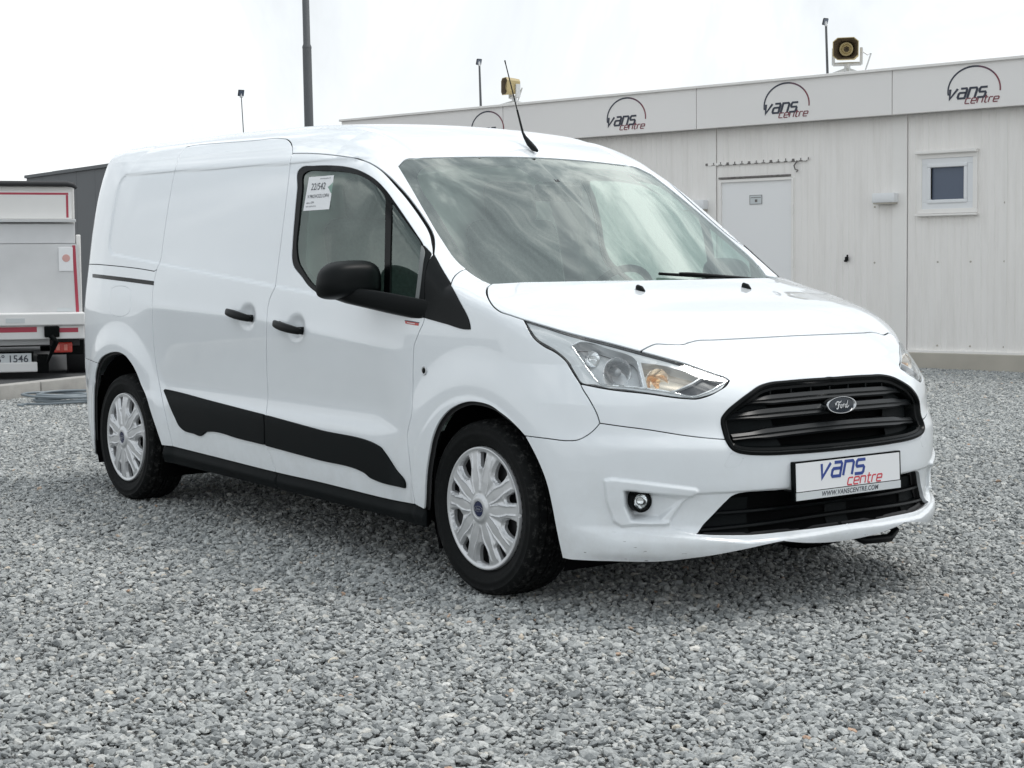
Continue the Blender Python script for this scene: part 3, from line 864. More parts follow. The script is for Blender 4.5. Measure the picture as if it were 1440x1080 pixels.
bot_y = float(np.mean([fac([(979.3, 182.8)], .16)[0, 1], fac([(1440, 146.2)], .16)[0, 1]]))
base_y = float(fac([(1350, 496)])[0, 1])
xl = float(fac([(480, 171)], .16)[0, 0]); X = lambda px, y: float(fac([(px, y)])[0, 0])
xR = 6.5
j1, j1b, j2, j2b, j3 = X(995, 300), X(1008.5, 300), X(1254.6, 300), X(1276.7, 300), X(1415, 300)
print('building', top_y, bot_y, base_y, xl, j1, j2, j3)
def ribbed(name, x0, x1, y0, y1, holes=()):
    """profiled steel sheet: shallow upright ribs; x-cuts at the openings"""
    prof = []; x = x0; k = 0; pitch = .074
    pts = [(x0, 0)]
    while x+pitch < x1:
        pts += [(x+.010, 0), (x+.014, -.0035), (x+.022, -.0035), (x+.026, 0)]; x += pitch
    pts.append((x1, 0))
    mb = MB(); bm_ = mb.bm
    def cols(xa, xb, ya, yb):
        seg = [p for p in pts if xa < p[0] < xb]; zz = lambda q: float(np.interp(q, [p[0] for p in pts], [p[1] for p in pts]))
        seg = [(xa, zz(xa))]+seg+[(xb, zz(xb))]
        lo = [bm_.verts.new((a, ya, b)) for a, b in seg]; hi = [bm_.verts.new((a, yb, b)) for a, b in seg]
        for i in range(len(seg)-1): bm_.faces.new((lo[i], lo[i+1], hi[i+1], hi[i]))
    if not holes: cols(x0, x1, y0, y1)
    else:
        hx0, hx1, hy0, hy1 = holes
        cols(x0, hx0, y0, y1); cols(hx1, x1, y0, y1)
        if hy0 > y0: cols(hx0, hx1, y0, hy0)
        if hy1 < y1: cols(hx0, hx1, hy1, y1)
    return mb.build(name, M['wall'], bld)
# door and window positions
dL, dR = X(1012, 300), X(1116.5, 300); dT = float(fac([(1065, 252)])[0, 1])
wq = fac([(1297, 220), (1371, 215.5), (1371, 296), (1294, 298.5)]); wx0, wx1 = float((wq[0, 0]+wq[3, 0])/2), float((wq[1, 0]+wq[2, 0])/2); wy1, wy0 = float((wq[0, 1]+wq[1, 1])/2), float((wq[2, 1]+wq[3, 1])/2)
ytop = bot_y+.10
# module widths to the left repeat like the first bay
bayw = j2-j1b
edges = [j1]
ribbed('wall_panel', j1b, j2, base_y, ytop, (dL, dR, base_y, dT))
ribbed('wall_panel', j2b, j3-.01, base_y, ytop, (wx0, wx1, wy0, wy1)); ribbed('wall_panel', j3+.01, xR, base_y, ytop)
xr_ = j1; k = 0
while xr_ > xl+.3 and k < 9:
    x0 = max(xl, xr_-bayw); ribbed('wall_panel', x0+.02, xr_, base_y, ytop)
    MB().box((x0-.04, (base_y+ytop)/2, .006), (.11, ytop-base_y, .022), bevel=.003).build('corner_post', M['trim'], bld)
    xr_ = x0-.10; k += 1
for a, b in ((j1, j1b), (j2, j2b)):
    MB().box(((a+b)/2, (base_y+ytop)/2, .005), (b-a-.012, ytop-base_y, .020), bevel=.003).build('corner_post', M['trim'], bld)
MB().box((j3, (base_y+ytop)/2, .002), (.02, ytop-base_y, .010)).build('joint_strip', M['trim'], bld)
MB().box(((xl+xR)/2, base_y/2-.03, -.02), (xR-xl, base_y+.06-.012, .14), bevel=.008).build('plinth', M['plinth'], bld)
MB().box(((xl+xR)/2, base_y+.004, .012), (xR-xl, .022, .05)).build('base_flashing', M['trim'], bld)
# rivet rows
mb = MB()
for y in (base_y+.07, base_y+.95, base_y+1.55):
    for q in np.arange(-1.0, xR-.3, .37):
        x = q+.0
        if wx0-.1 < x < wx1+.1 and wy0-.1 < y < wy1+.1: continue
        if dL-.1 < x < dR+.1: continue
        mb.lathe([(.011, -.004), (.011, .004), (0, .006)], Matrix.Translation((x, y, 0)), 7)
tag(mb.build('rivets', M['plinth'], bld), kind='stuff')
# body of the building behind the sheets, and its roof
MB().box(((xl+xR)/2, (base_y+top_y-.1)/2, -3.1), (xR-xl-.1, top_y-.2-base_y, 6.0)).build('core', M['trim'], bld)
# fascia in bays
fx = [xl, xl+(xs_f[1, 0]-xl)*.5, float(xs_f[1, 0]), float(fac([(1254.5, 120)], .16)[0, 0]), xR]
fme = None
for a, b in zip(fx, fx[1:]):
    MB().box(((a+b)/2, (top_y+bot_y)/2, .12), (b-a-.008, top_y-bot_y, .08), bevel=.003).build('fascia_panel', M['fascia'], bld)
MB().box(((xl+xR)/2, top_y+.006, .09), (xR-xl+.04, .03, .20), bevel=.004).build('coping', M['trim'], bld)
MB().box(((xl+xR)/2, bot_y+.03, .045), (xR-xl, .05, .08)).build('soffit', M['dirt'], bld)
# logos on the fascia
FM = Matrix.Translation((0, 0, .1605))
def logo(xa, ya, s, name='logo'):
    o = bpy.data.objects.new(name, None); COL.objects.link(o); o.parent = bld; o.location = (xa, ya, .1605); o.scale = (1, .85, 1)
    I = Matrix.Identity(4)
    n = 48; cxx, cyy, rr_ = .508*s, .150*s, .490*s
    th_ = [math.pi*(1.0+.045-1.075*i/n) for i in range(n+1)]
    pts = [(cxx+rr_*math.cos(t), cyy+rr_*math.sin(t)) for t in th_]
    for i0, i1, m in ((0, 27, M['logo_dark']), (27, 37, M['logo_mid']), (37, 48, M['logo_red'])):
        ws = [.036*s*(1-.30*abs(i/n-.5)*2) for i in range(i0, i1+1)]
        MB().ribbon(pts[i0:i1+1], ws, 0, .003, I).build('arc', m, o)
    word('vans', I, .200*s, .21, .0005, .004, M['logo_dark'], o, gap=.25, sx=.74)
    word('centre', Matrix.Translation((.335*s, -.115*s, 0)), .105*s, .19, .0005, .004, M['logo_red'], o, gap=.28, sx=.92)
for (lx, ly, rx) in ((853, 164, 908), (1073.5, 141, 1138), (1332, 116, 1407), (662, 178, 708.5), (495, 182, 527)):
    a = fac([(lx, ly)], .16)[0]; b = fac([(rx, ly)], .16)[0]; s = (b[0]-a[0])
    yc = bot_y+.12*(top_y-bot_y)+.098*s
    logo(float(a[0]), yc, float(s))
# door
dw, dh = dR-dL, dT-base_y
door = bpy.data.objects.new('door', None); COL.objects.link(door); door.parent = bld; door.location = (dL, base_y, 0)
MB().box((dw/2, dh/2, -.028), (dw-.03, dh-.03, .04), bevel=.004).build('door_leaf', M['door_white'], door)
mb = MB(); mb.box((.012, dh/2, -.01), (.03, dh, .05)); mb.box((dw-.012, dh/2, -.01), (.03, dh, .05)); mb.box((dw/2, dh-.006, -.0095), (dw-.054, .03, .05)); mb.build('door_frame', M['trim'], door)
MB().box((dw/2-.02, dh+.028, .01), (dw*.96, .022, .03), bevel=.004).build('drip_rail', M['dirt'], door)
sg = fac([(1054, 274.5), (1071.5, 287)]); c = (sg[0]+sg[1])/2-np.array([dL, base_y])
sgo = MB().box((c[0], c[1], -.004), (sg[1, 0]-sg[0, 0], sg[0, 1]-sg[1, 1], .006)).build('door_sign', M['plate_grey'], door)
mb = MB(); w_, h_ = sg[1, 0]-sg[0, 0], sg[0, 1]-sg[1, 1]
for dx_, dy_, a_, b_ in ((0, .47, 1, .05), (0, -.47, 1, .05), (-.48, 0, .04, 1), (.48, 0, .04, 1), (0, .22, .8, .07), (.03, -.12, .2, .3)):
    mb.box((c[0]+dx_*w_, c[1]+dy_*h_, -.0008), (a_*w_, b_*h_, .0014+.0002*abs(dx_)))
mb.build('sign_print', M['dirt'], sgo)
for y in (.35, dh*.5, dh-.35): MB().tube([(dw-.006, y-.05, .018), (dw-.006, y+.05, .018)], .010, 8).build('hinge', M['trim'], door, 40)
# window
win = bpy.data.objects.new('window', None); COL.objects.link(win); win.parent = bld; win.location = (wx0, wy0, 0)
ww, wh = wx1-wx0, wy1-wy0
def rect_frame(mb, x0, y0, x1, y1, t, z0, z1, bev=.004):
    mb.box(((x0+x1)/2, y0+t/2, (z0+z1)/2), (x1-x0, t, z1-z0), bevel=bev); mb.box(((x0+x1)/2, y1-t/2, (z0+z1)/2), (x1-x0, t, z1-z0), bevel=bev)
    mb.box((x0+t/2, (y0+y1)/2, (z0+z1)/2-.001), (t, y1-y0-2*t, z1-z0-.002), bevel=bev); mb.box((x1-t/2, (y0+y1)/2, (z0+z1)/2-.001), (t, y1-y0-2*t, z1-z0-.002), bevel=bev)
mb = MB(); rect_frame(mb, -.035, -.02, ww+.035, wh+.02, .05, -.02, .022); mb.build('window_surround', M['trim'], win)
mb = MB(); rect_frame(mb, .012, .026, ww-.012, wh-.026, .068, -.03, .012); mb.build('window_frame', M['upvc'], win)
mb = MB(); rect_frame(mb, .078, .088, ww-.078, wh-.088, .038, -.028, .026, .008); mb.build('sash', M['upvc'], win)
gq = fac([(1316, 232), (1359, 230), (1359, 279), (1315, 279.5)])-np.array([wx0, wy0])
MB().box((ww/2, wh/2, -.012), (ww-.21, wh-.22, .006)).build('pane', M['obscure'], win)
mb = MB(); mb.box((.012+.108, wh/2, .004), (.010, wh-.27, .012)); mb.build('gasket', M['gloss_black'], win)
MB().box((ww/2, wh+.035, .03), (ww+.09, .035, .07), bevel=.008).build('shutter_box', M['trim'], win)
MB().box((ww/2, -.035, .03), (ww+.09, .022, .07), bevel=.006).build('sill', M['trim'], win)
# wall lamps
wl = fac([(1233, 272), (1264.5, 285)]); 
def wall_lamp(p, w_, h_, label):
    o = bpy.data.objects.new('wall_lamp', None); COL.objects.link(o); o.parent = bld; o.location = (p[0], p[1], 0)
    MB().box((0, 0, .06), (w_, h_, .11), bevel=.012).build('lamp_body', M['upvc'], o, 40); MB().box((0, -h_*.5-.006, .06), (w_*.9, .016, .09)).build('lamp_lens', M['plinth'], o)
wall_lamp((wl[0]+wl[1])/2, float(wl[1, 0]-wl[0, 0]), float(wl[0, 1]-wl[1, 1])*.95, '')
p2 = fac([(994, 288)])[0]; wall_lamp(p2-np.array([.12, 0]), .30, .11, '')
# old sealant line and cable above the door, socket on the wall
sl = fac([(995, 232), (1138, 222.5)], .0)
mb = MB(); mb.box(((sl[0, 0]+sl[1, 0])/2, (sl[0, 1]+sl[1, 1])/2, .010), (sl[1, 0]-sl[0, 0], .022, .016)); 
for i in range(14):
    x = sl[0, 0]+(sl[1, 0]-sl[0, 0])*(i+.5)/14; mb.box((x, (sl[0, 1]+sl[1, 1])/2-.014, .014), (.045, .012, .022))
mb.build('cable_duct', M['trim'], bld)
mb = MB()
for i in range(15):
    x = sl[0, 0]+(sl[1, 0]-sl[0, 0])*i/14; mb.box((x, (sl[0, 1]+sl[1, 1])/2+.004*(i % 3-1), .019), (.010+.02*((i*7) % 3 == 0), .026, .006))
mb.box(((sl[0, 0]+sl[1, 0])/2, (sl[0, 1]+sl[1, 1])/2-.018, .012), (sl[1, 0]-sl[0, 0]-.05, .006, .010))
mb.build('duct_clips', M['dirt'], bld)
cbp = fac([(1123, 226), (1118.5, 233), (1120, 238), (1124, 239.5), (1122, 242)])
MB().tube([(a, b, .03) for a, b in cbp], .008, 6).build('loose_cable', M['dirt'], bld, 60)
sk = fac([(1192.6, 364)])[0]
MB().box((sk[0], sk[1], .03), (.032, .045, .04), bevel=.008).box((sk[0]-.022, sk[1]-.022, .015), (.032, .022, .025), bevel=.006).tube([(sk[0]+.006, sk[1]+.015, .03), (sk[0]+.009, sk[1]+.045, .03)], .010, 8).build('wall_socket', M['satin_black'], bld, 40)

# ------------------------------------------------------------------ on the roof: floodlights on poles and horn loudspeakers
M['pole'] = mat('grey_pole', (.10, .105, .11), .5, metal=.3, noise=(3, .1))
M['lamp_black'] = mat('floodlight_black', (.03, .032, .036), .5)
M['lamp_grey'] = mat('floodlight_grey', (.55, .56, .57), .4)
M['horn'] = mat('horn_beige', (.43, .345, .17), .55, noise=(4, .15))
M['horn_dark'] = mat('horn_dark_brown', (.085, .062, .035), .6, noise=(4, .15))
M['galv'] = mat('galvanised', (.55, .56, .56), .45, metal=.3)
cr_, cu_, cf_ = [Vector(v) for v in CM]
fl_h = Vector((cf_.x, cf_.y, 0)).normalized()
def floodlight(px_base, px_top, head_px, dist, label, wide, z_floor=None):
    a = at_depth([px_base], dist)[0]; b = at_depth([px_top], dist)[0]; s = dist/FPX
    if z_floor is not None:
        t = (z_floor-a[2])/(b[2]-a[2]); a = a+(b-a)*t
    root = thing('floodlight', label, 'floodlight', tuple(a), 'floodlights on thin poles')
    top = Vector(b-a)
    MB().tube([(0, 0, 0), top], [.015 if wide else .017, .013], 10).build('pole', M['pole'], root, 50)
    r_ = head_px*s
    # tilted square lamp facing down and to the side
    zx = (Vector((cr_.x, cr_.y, 0))*.5-fl_h*.75+Vector((0, 0, -.30))).normalized(); xx_ = zx.cross(Vector((0, 0, 1))).normalized(); yx = xx_.cross(zx)
    hd = top+Vector((-.012, 0, r_*1.1))
    mt = frame(hd, xx_, yx, zx)
    m3 = mt.to_3x3()
    MB().box(hd, (r_*1.9, r_*1.9, r_*.35), rot=m3, bevel=.01).build('lamp_head', M['lamp_black'], root)
    MB().box(hd-zx*(-r_*.20), (r_*1.5, r_*1.5, r_*.05), rot=m3).build('lamp_glass', M['obscure'], root)
    MB().box(top+Vector((0, 0, -.0)), (r_*.8, r_*.8, r_*.5), bevel=.01).tube([top, hd], .016, 8).build('bracket', M['lamp_grey'], root, 40)
d1 = float(((O_b+ex_b*fac([(675, 150)])[0, 0]-CAM)) @ CM[2])+.5; d2 = float(((O_b+ex_b*fac([(1163, 105)])[0, 0]-CAM)) @ CM[2])+.5
floodlight((676.2, 153), (674.2, 92), 4.6, d1, 'small black floodlight on a thin pole beside the left loudspeaker', False)
floodlight((1163.8, 108), (1161.6, 36), 5.2, d2, 'small black floodlight on a thin pole beside the right loudspeaker', True)
floodlight((342.3, 184), (339.3, 136), 4.8, 44.0, 'small black floodlight on a thin pole left of the tall lamp post', False, z_floor=.0)
def horn(px, dist, w_px, h_px, yaw_to, label, front):
    c = at_depth([px], dist)[0]; s = dist/FPX; W_, H_ = w_px*s, h_px*s
    base = at_depth([(px[0], px[1]+h_px*1.35)], dist)[0]
    root = thing('loudspeaker', label, 'loudspeaker', tuple(base), 'loudspeakers on the office roof')
    C_ = Vector(c-base)
    z_ = Vector(yaw_to).normalized(); x_ = Vector((0, 0, 1)).cross(z_).normalized(); y_ = z_.cross(x_)
    mt = frame(C_, x_, y_, z_)
    mb = MB(); bmx = mb.bm; D = W_*.85 if front else W_*.9
    def oct_(w, h, z, ch=.18): return [(w*.5-ch*w, h*.5, z), (w*.5, h*.5-ch*h, z), (w*.5, -h*.5+ch*h, z), (w*.5-ch*w, -h*.5, z), (-w*.5+ch*w, -h*.5, z), (-w*.5, -h*.5+ch*h, z), (-w*.5, h*.5-ch*h, z), (-w*.5+ch*w, h*.5, z)]
    secs = [oct_(W_*.80, H_*.82, -D*.5), oct_(W_*.88, H_*.90, -D*.1), oct_(W_, H_, D*.5), oct_(W_*.94, H_*.94, D*.5)]
    rings = [[bmx.verts.new(mt @ Vector(p)) for p in q] for q in secs]
    for A_, B_ in zip(rings, rings[1:]):
        for i in range(8): bmx.faces.new((A_[i], A_[(i+1) % 8], B_[(i+1) % 8], B_[i]))
    bmx.faces.new(rings[0][::-1])
    mb.build('cabinet', M['horn'], root)
    mb = MB(); q = [oct_(W_*.94, H_*.94, D*.5), oct_(W_*.60, H_*.66, D*.12), oct_(W_*.30, H_*.36, -D*.1)]
    rings = [[mb.bm.verts.new(mt @ Vector(p)) for p in k_] for k_ in q]
    for A_, B_ in zip(rings, rings[1:]):
        for i in range(8): mb.bm.faces.new((A_[i], A_[(i+1) % 8], B_[(i+1) % 8], B_[i]))
    mb.bm.faces.new(rings[-1]); mb.build('flare', M['horn_dark'], root)
    r0 = min(W_, H_)*.30
    MB().lathe([(r0, D*.18), (r0*1.02, D*.26), (r0*.85, D*.28), (r0*.72, D*.2), (r0*.55, D*.27), (r0*.40, D*.20)], mt, 24).build('throat_ring', M['horn'], root, 40)
    MB().lathe([(r0*.42, D*.22), (0, D*.10)], mt, 8).build('throat', M['horn_dark'], root)
    # yoke, post and splayed feet
    g = MB(); hw = W_*.5+.012
    g.box(mt @ Vector((hw, -H_*.28, -.05)), (.03, .06, H_*.75), rot=(mt.to_3x3() @ Matrix.Rotation(R(90), 3, 'X')))
    g.box(mt @ Vector((-hw, -H_*.28, -.05)), (.03, .06, H_*.75), rot=(mt.to_3x3() @ Matrix.Rotation(R(90), 3, 'X')))
    g.tube([mt @ Vector((-hw, -H_*.62, -.05)), mt @ Vector((hw, -H_*.62, -.05))], .022, 8)
    st = mt @ Vector((0, -H_*.60, -.05)); g.tube([st, st-Vector((0, 0, .10))], .035, 10)
    for k_ in range(4):
        a_ = math.pi/4+k_*math.pi/2
        g.tube([st-Vector((0, 0, .06)), Vector((st.x+.20*math.cos(a_), st.y+.20*math.sin(a_), .06)), Vector((st.x+.24*math.cos(a_), st.y+.24*math.sin(a_), -.25))], .018, 8)
    g.build('stand', M['galv'], root, 40)
    cx_ = mt @ Vector((-hw*.9, -H_*.1, -D*.4)) if not front else mt @ Vector((hw*.9, 0, -D*.4))
    MB().tube([cx_, cx_+Vector((0, 0, -.05))+cr_*.08, Vector((cx_.x, cx_.y, .30))+cr_*.12, Vector((cx_.x, cx_.y, .0))+cr_*.02], .009, 6).build('cable', M['galv'], root, 60)
horn((718.5, 121.5), d1-.2, 23, 24, tuple(-cr_*.93-fl_h*.38), 'beige horn loudspeaker seen from the side behind the van aerial', False)
horn((1191, 70), d2-.2, 36, 31, tuple(-fl_h*.93-cr_*.30), 'beige horn loudspeaker facing the camera above the middle logo', True)

# ------------------------------------------------------------------ tall lamp post behind the van
lp = at_depth([(434.5, 177)], 24.0)[0]; lt = at_depth([(429.8, 0)], 24.0)[0]; k = 24.0/FPX
dirp = Vector(lt-lp)/float(lt[2]-lp[2])
b0 = Vector(lp)-dirp*float(lp[2]); post = thing('lamp_post', 'tall dark grey stepped lamp post rising behind the van roof', 'lamp post', tuple(b0))
zst = float(at_depth([(431.5, 67)], 24.0)[0][2])
MB().lathe([(.16, 0), (.16, .02), (.085, .06)], None, 24).tube([(0, 0, 0), dirp*zst], [6.9*k, 6.3*k], 20).build('lower_tube', M['pole'], post, 40)
MB().tube([dirp*(zst-.01), dirp*(zst+.012), dirp*(zst+.05), dirp*8.5], [6.6*k, 6.6*k, 5.1*k, 4.2*k], 20).build('upper_tube', M['pole'], post, 40)
top = dirp*8.5
MB().tube([top, top+Vector((.1, .02, .25)), top+Vector((.9, .1, .40))], [.045, .04, .03], 10).box(top+Vector((1.2, .13, .42)), (.62, .28, .09), bevel=.03).build('lamp_head', M['pole'], post, 40)

# ------------------------------------------------------------------ box lorry with a folded tail lift, rear left
M['lorry_white'] = mat('lorry_white', (.76, .75, .73), .5, noise=(1.5, .06))
M['lorry_alu'] = mat('worn_aluminium', (.60, .605, .61), .45, metal=.2, noise=(2.2, .10))
M['lorry_platform'] = mat('platform_white', (.70, .70, .69), .45, noise=(3, .05))
M['tape_red'] = mat('red_reflective_tape', (.40, .045, .075), .4)
M['lamp_red'] = mat('tail_lamp_red', (.55, .04, .025), .2, coat=1)
M['tarp'] = mat('black_tarpaulin', (.02, .021, .023), .6)
DL = 16.8; sL = DL/FPX
er = Vector((cr_.x, cr_.y, 0)).normalized(); er = (Matrix.Rotation(R(16.5), 3, 'Z') @ er)
fr_v = Vector((0, 0, 1)).cross(er)          # into the picture
gl = at_depth([(60, 530)], DL)[0]
LF0 = Vector((gl[0], gl[1], .02))
lorry = bpy.data.objects.new('box_lorry', None); COL.objects.link(lorry)
LM = frame(LF0, er, fr_v, (0, 0, 1)); lorry.matrix_world = LM
tag(lorry, 'white box lorry with folded tail lift and red tape, cut off by the left edge', 'lorry')
Lc, Lu, Lf = CM
def lx(px, py, dep=0.0):
    """pixel -> lorry coordinates (x right, z up) on the plane dep behind the rear face"""
    o, d = cam_rays([(px, py)]); n = np.array(fr_v); p = np.array(LF0)+n*dep
    t = ((p-o[0]) @ n)/(d[0] @ n); q = o[0]+d[0]*t-np.array(LF0)
    return float(q @ np.array(er)), float(q[2])
def lbox(name, m, x0, y0, x1, y1, d0, d1, bevel=.004, parent=None):
    """box between pixel corners, from depth d0 to d1 (negative stands proud)"""
    a = lx(x0, y0, d0); b = lx(x1, y1, d0)
    return MB().box(((a[0]+b[0])/2, (d0+d1)/2, (a[1]+b[1])/2), (abs(b[0]-a[0]), abs(d1-d0), abs(a[1]-b[1])), bevel=bevel).build(name, m, parent or lorry)
xr0, zt0 = lx(104, 262, .02); xr1, zbm = lx(113, 446, .02)
XL = xr0-2.15
MB().box(((XL+xr0)/2, 2.0, (zt0+lx(104, 475, .02)[1])/2), (xr0-XL, 3.9, zt0-lx(104, 475, .02)[1]), bevel=.01).build('box_body', M['lorry_white'], lorry)
# black cover rolled at the top edge
a = lx(106, 258, -.02)
mb = MB(); mb.tube([(XL-.02, -.03, a[1]-.005), (a[0]-.08, -.03, a[1]-.005), (a[0]-.02, -.03, a[1]-.02), (a[0]+.01, -.03, a[1]-.05)], [.028, .028, .026, .016], 10)
mb.box(((XL+xr0)/2, 2.0, zt0+.025), (xr0-XL+.02, 3.95, .03), bevel=.01)
mb.build('roof_cover', M['tarp'], lorry, 40)
# upper rear flap with its tape border
lbox('upper_flap', M['lorry_white'], -190, 268, 101, 308, -.025, .03)
lbox('tape_strip', M['tape_red'], -190, 269.5, 96, 274, -.0265, -.024, 0)
lbox('tape_strip', M['tape_red'], 92.5, 274.3, 96.5, 306, -.0265, -.024, 0)
lbox('ledge', M['galv'], -190, 308, 107, 312.5, -.09, .02)
lbox('upper_rail', M['lorry_alu'], -190, 314, 106, 343, -.04, .03, .01)
# the platform, folded up
pa = lx(-190, 343, -.06); pb = lx(108, 343, -.06); pc_ = lx(115, 444, -.10)
bm = MB()
bm.prism([(XL-.02, pb[1]), (pb[0], pb[1]), (pc_[0], pc_[1]), (XL-.02, pc_[1])], .0, .05, Matrix.Translation((0, -.05, 0)) @ Matrix.Rotation(R(90), 4, 'X'))
bm.build('tail_lift_platform', M['lorry_alu'], lorry)
ta, tb = lx(101.5, 345, -.105), lx(107, 440, -.105); tw = .030
mb = MB(); mb.prism([(ta[0], ta[1]), (ta[0]+tw, ta[1]), (tb[0]+tw, tb[1]), (tb[0], tb[1])], .1005, .103, Matrix.Rotation(R(90), 4, 'X')); mb.build('tape_strip', M['tape_red'], lorry)
lbox('edge_rail', M['lorry_white'], 106.5, 330, 116, 444, -.03, .06, .01)
lbox('notice_sleeve', M['paper'], 82, 348, 103, 381, -.112, -.104, .002)
M['faded_red'] = mat('faded_red_print', (.62, .36, .33), .6)
nx_, nz_ = lx(93, 363, -.1135)
MB().lathe([(0, .001), (.036, .001), (.038, 0)], Matrix.Translation((nx_, -.1125, nz_)) @ Matrix.Rotation(R(90), 4, 'X'), 20).build('notice_print', M['faded_red'], lorry)
lbox('data_plate', M['plate_grey'], 80, 433, 102.5, 438, -.106, -.1035, .0)
lbox('load_lip', M['lorry_platform'], -190, 444, 120, 457, -.34, .0, .012)
lbox('lip_plate', M['plate_grey'], 8, 448, 35, 454, -.3425, -.3395, 0)
lbox('lip_face', M['lorry_platform'], -190, 457.5, 119, 476, -.30, -.1, .008)
for x0, x1 in ((-60, 52), (62, 110)):
    lbox('tape_strip', M['tape_red'], x0, 461.5, x1, 467, -.3025, -.2995, 0)
lbox('hinge_block', M['gloss_black'], 62, 459, 84, 474, -.34, -.30, .01)
MB().tube([(lx(72, 470, -.36)[0], -.36, lx(72, 470)[1]), (lx(79, 478, -.37)[0], -.37, lx(79, 478)[1]), (lx(66, 508, -.3)[0], -.3, lx(66, 508)[1])], [.03, .028, .012], 8).build('lift_handle', M['gloss_black'], lorry, 50)
lbox('chassis_rail', M['dark_steel'], -190, 476, 112, 486, -.10, 3.6, .006)
lbox('rear_beam', M['lorry_alu'], -190, 477, 70, 485, -.15, -.10, .006)
tl = lbox('tail_lamp', M['lamp_red'], 75, 481.5, 102, 495.5, -.16, -.05, .012)
M['lamp_white'] = mat('lamp_section_pale', (.75, .25, .20), .2)
for i, m_ in enumerate((0, 1)):
    lbox('lamp_section', M['lamp_white'], 79+i*11, 484.5, 84+i*11, 492.5, -.163, -.158, 0, tl)
lbox('lamp_bracket', M['gloss_black'], 70, 478, 118, 498, -.05, .02, .006)
npo = lbox('number_plate', M['plate_grey'], -20, 498, 44.5, 513, -.19, -.17, .004)
for t_, px_ in (('1B°', -3.5), ('1546', 25.5)):
    print_text(t_, Matrix.Translation((lx(px_, 505.4, -.19)[0], -.1925, lx(12.5, 505.4, -.19)[1])) @ Matrix.Rotation(R(90), 4, 'X'), .098, M['ink'], npo, bold=.0012)
lbox('plate_frame', M['gloss_black'], -22, 495.5, 47.5, 515.5, -.172, -.15, .004)
lbox('underrun_bar', M['lorry_platform'], -190, 514.5, 53, 523, -.22, -.12, .012)
lbox('bar_arm', M['gloss_black'], 52, 500, 69, 524, -.14, .10, .006)
wh = MB(); wz = .30
for x_, in ((lx(112, 500, .6)[0],), (lx(112, 500, .6)[0]-1.75,)):
    o = bpy.data.objects.new('wheel', None); COL.objects.link(o); o.parent = lorry; o.location = (x_, .75, .315)
    MB().lathe([(.19, -.10), (.30, -.115), (.315, -.09), (.315, .09), (.30, .115), (.19, .10)], Matrix.Rotation(R(90), 4, 'Y'), 40, closed=True).build('tyre', M['rubber'], o, 40)
    MB().lathe([(.0, -.05), (.19, -.07), (.19, .07), (0, .05)], Matrix.Rotation(R(90), 4, 'Y'), 30).build('rim', M['dark_steel'], o, 40)
# corner steps and mudguard
MB().lathe([(.345, -.12), (.355, 0), (.345, .12)], Matrix.Translation((lx(112, 500, .6)[0], .75, .315)) @ Matrix.Rotation(R(90), 4, 'Y'), 40).build('mudguard', M['tarp'], lorry, 50)
# cab far ahead of the box
MB().box((XL+1.07, 4.9, 1.0), (1.95, 1.6, 1.5), bevel=.2, seg=4).build('cab', M['lorry_white'], lorry, 50)
for x_ in (XL+.2, XL+1.95): MB().lathe([(.0, -.1), (.315, -.1), (.315, .1), (0, .1)], Matrix.Translation((x_, 5.0, .315)) @ Matrix.Rotation(R(90), 4, 'Y'), 32).build('front_tyre', M['rubber'], lorry, 40)

# coil of grey hose lying by the kerb
hp = on_plane([(98, 546)], 2, .12)[0]; hose = MB(); pts = []
rnd = random.Random(5)
for i in range(150):
    a_ = i*.26; r_ = .17+.06*math.sin(i*.07)+rnd.uniform(-.006, .006)
    pts.append((r_*1.5*math.cos(a_)+.05*math.sin(i*.05), r_*.8*math.sin(a_), .02+.03*(1+math.sin(i*.31))*.5+.0003*i))
hose.tube(pts, .011, 6)
tail = [pts[0], (.25, -.15, .02), (-.2, -.26, .015), (-.35, -.20, .015), (-.42, -.28, .015), (-.38, -.36, .015)]
hose.tube(tail, .010, 6)
M['hose'] = mat('grey_hose', (.17, .20, .22), .45)
ho = hose.build('hose', M['hose'], None, 60); ho.matrix_world = Matrix.Translation((hp[0], hp[1], .0)) @ Matrix.Rotation(math.atan2(er.y, er.x), 4, 'Z')
tag(ho, 'coil of grey hose lying by the kerb behind the van', 'hose')

# ------------------------------------------------------------------ dark grey hall far behind, left
M['hall'] = mat('dark_grey_cladding', (.10, .106, .112), .6, noise=(.8, .06))
hp0 = at_depth([(40, 251)], 34.0)[0]
HM = frame((float(hp0[0]), float(hp0[1]), 0), ex_b, up_b, n_b)
hall = bpy.data.objects.new('warehouse', None); COL.objects.link(hall); e_h = -cam_rays([(-792, 362)])[1][0]; hall.matrix_world = Matrix.Translation((float(hp0[0]), float(hp0[1]), 0)) @ Matrix.Rotation(math.atan2(e_h[1], e_h[0]), 4, 'Z') 
tag(hall, 'plain dark grey hall with a flat roof behind the box lorry', 'building')
Hh = float(hp0[2])
nb = 12; bw = 1.05
pm = None
for i in range(nb):
    if pm is None:
        o = MB().box((0, 0, 0), (bw-.006, .08, Hh), bevel=.004).build('cladding_panel', M['hall'], hall); pm = o.data
    else:
        o = bpy.data.objects.new('cladding_panel', pm); COL.objects.link(o); o.parent = hall
    o.location = (bw*(i+.5), 0, Hh/2)
MB().box((nb*bw/2, 4.06, Hh/2-.02), (nb*bw-.02, 8, Hh-.1)).build('hall_core', M['hall'], hall)
MB().box((nb*bw/2, .0, Hh+.03), (nb*bw+.04, .16, .06)).build('parapet_cap', M['hall'], hall)
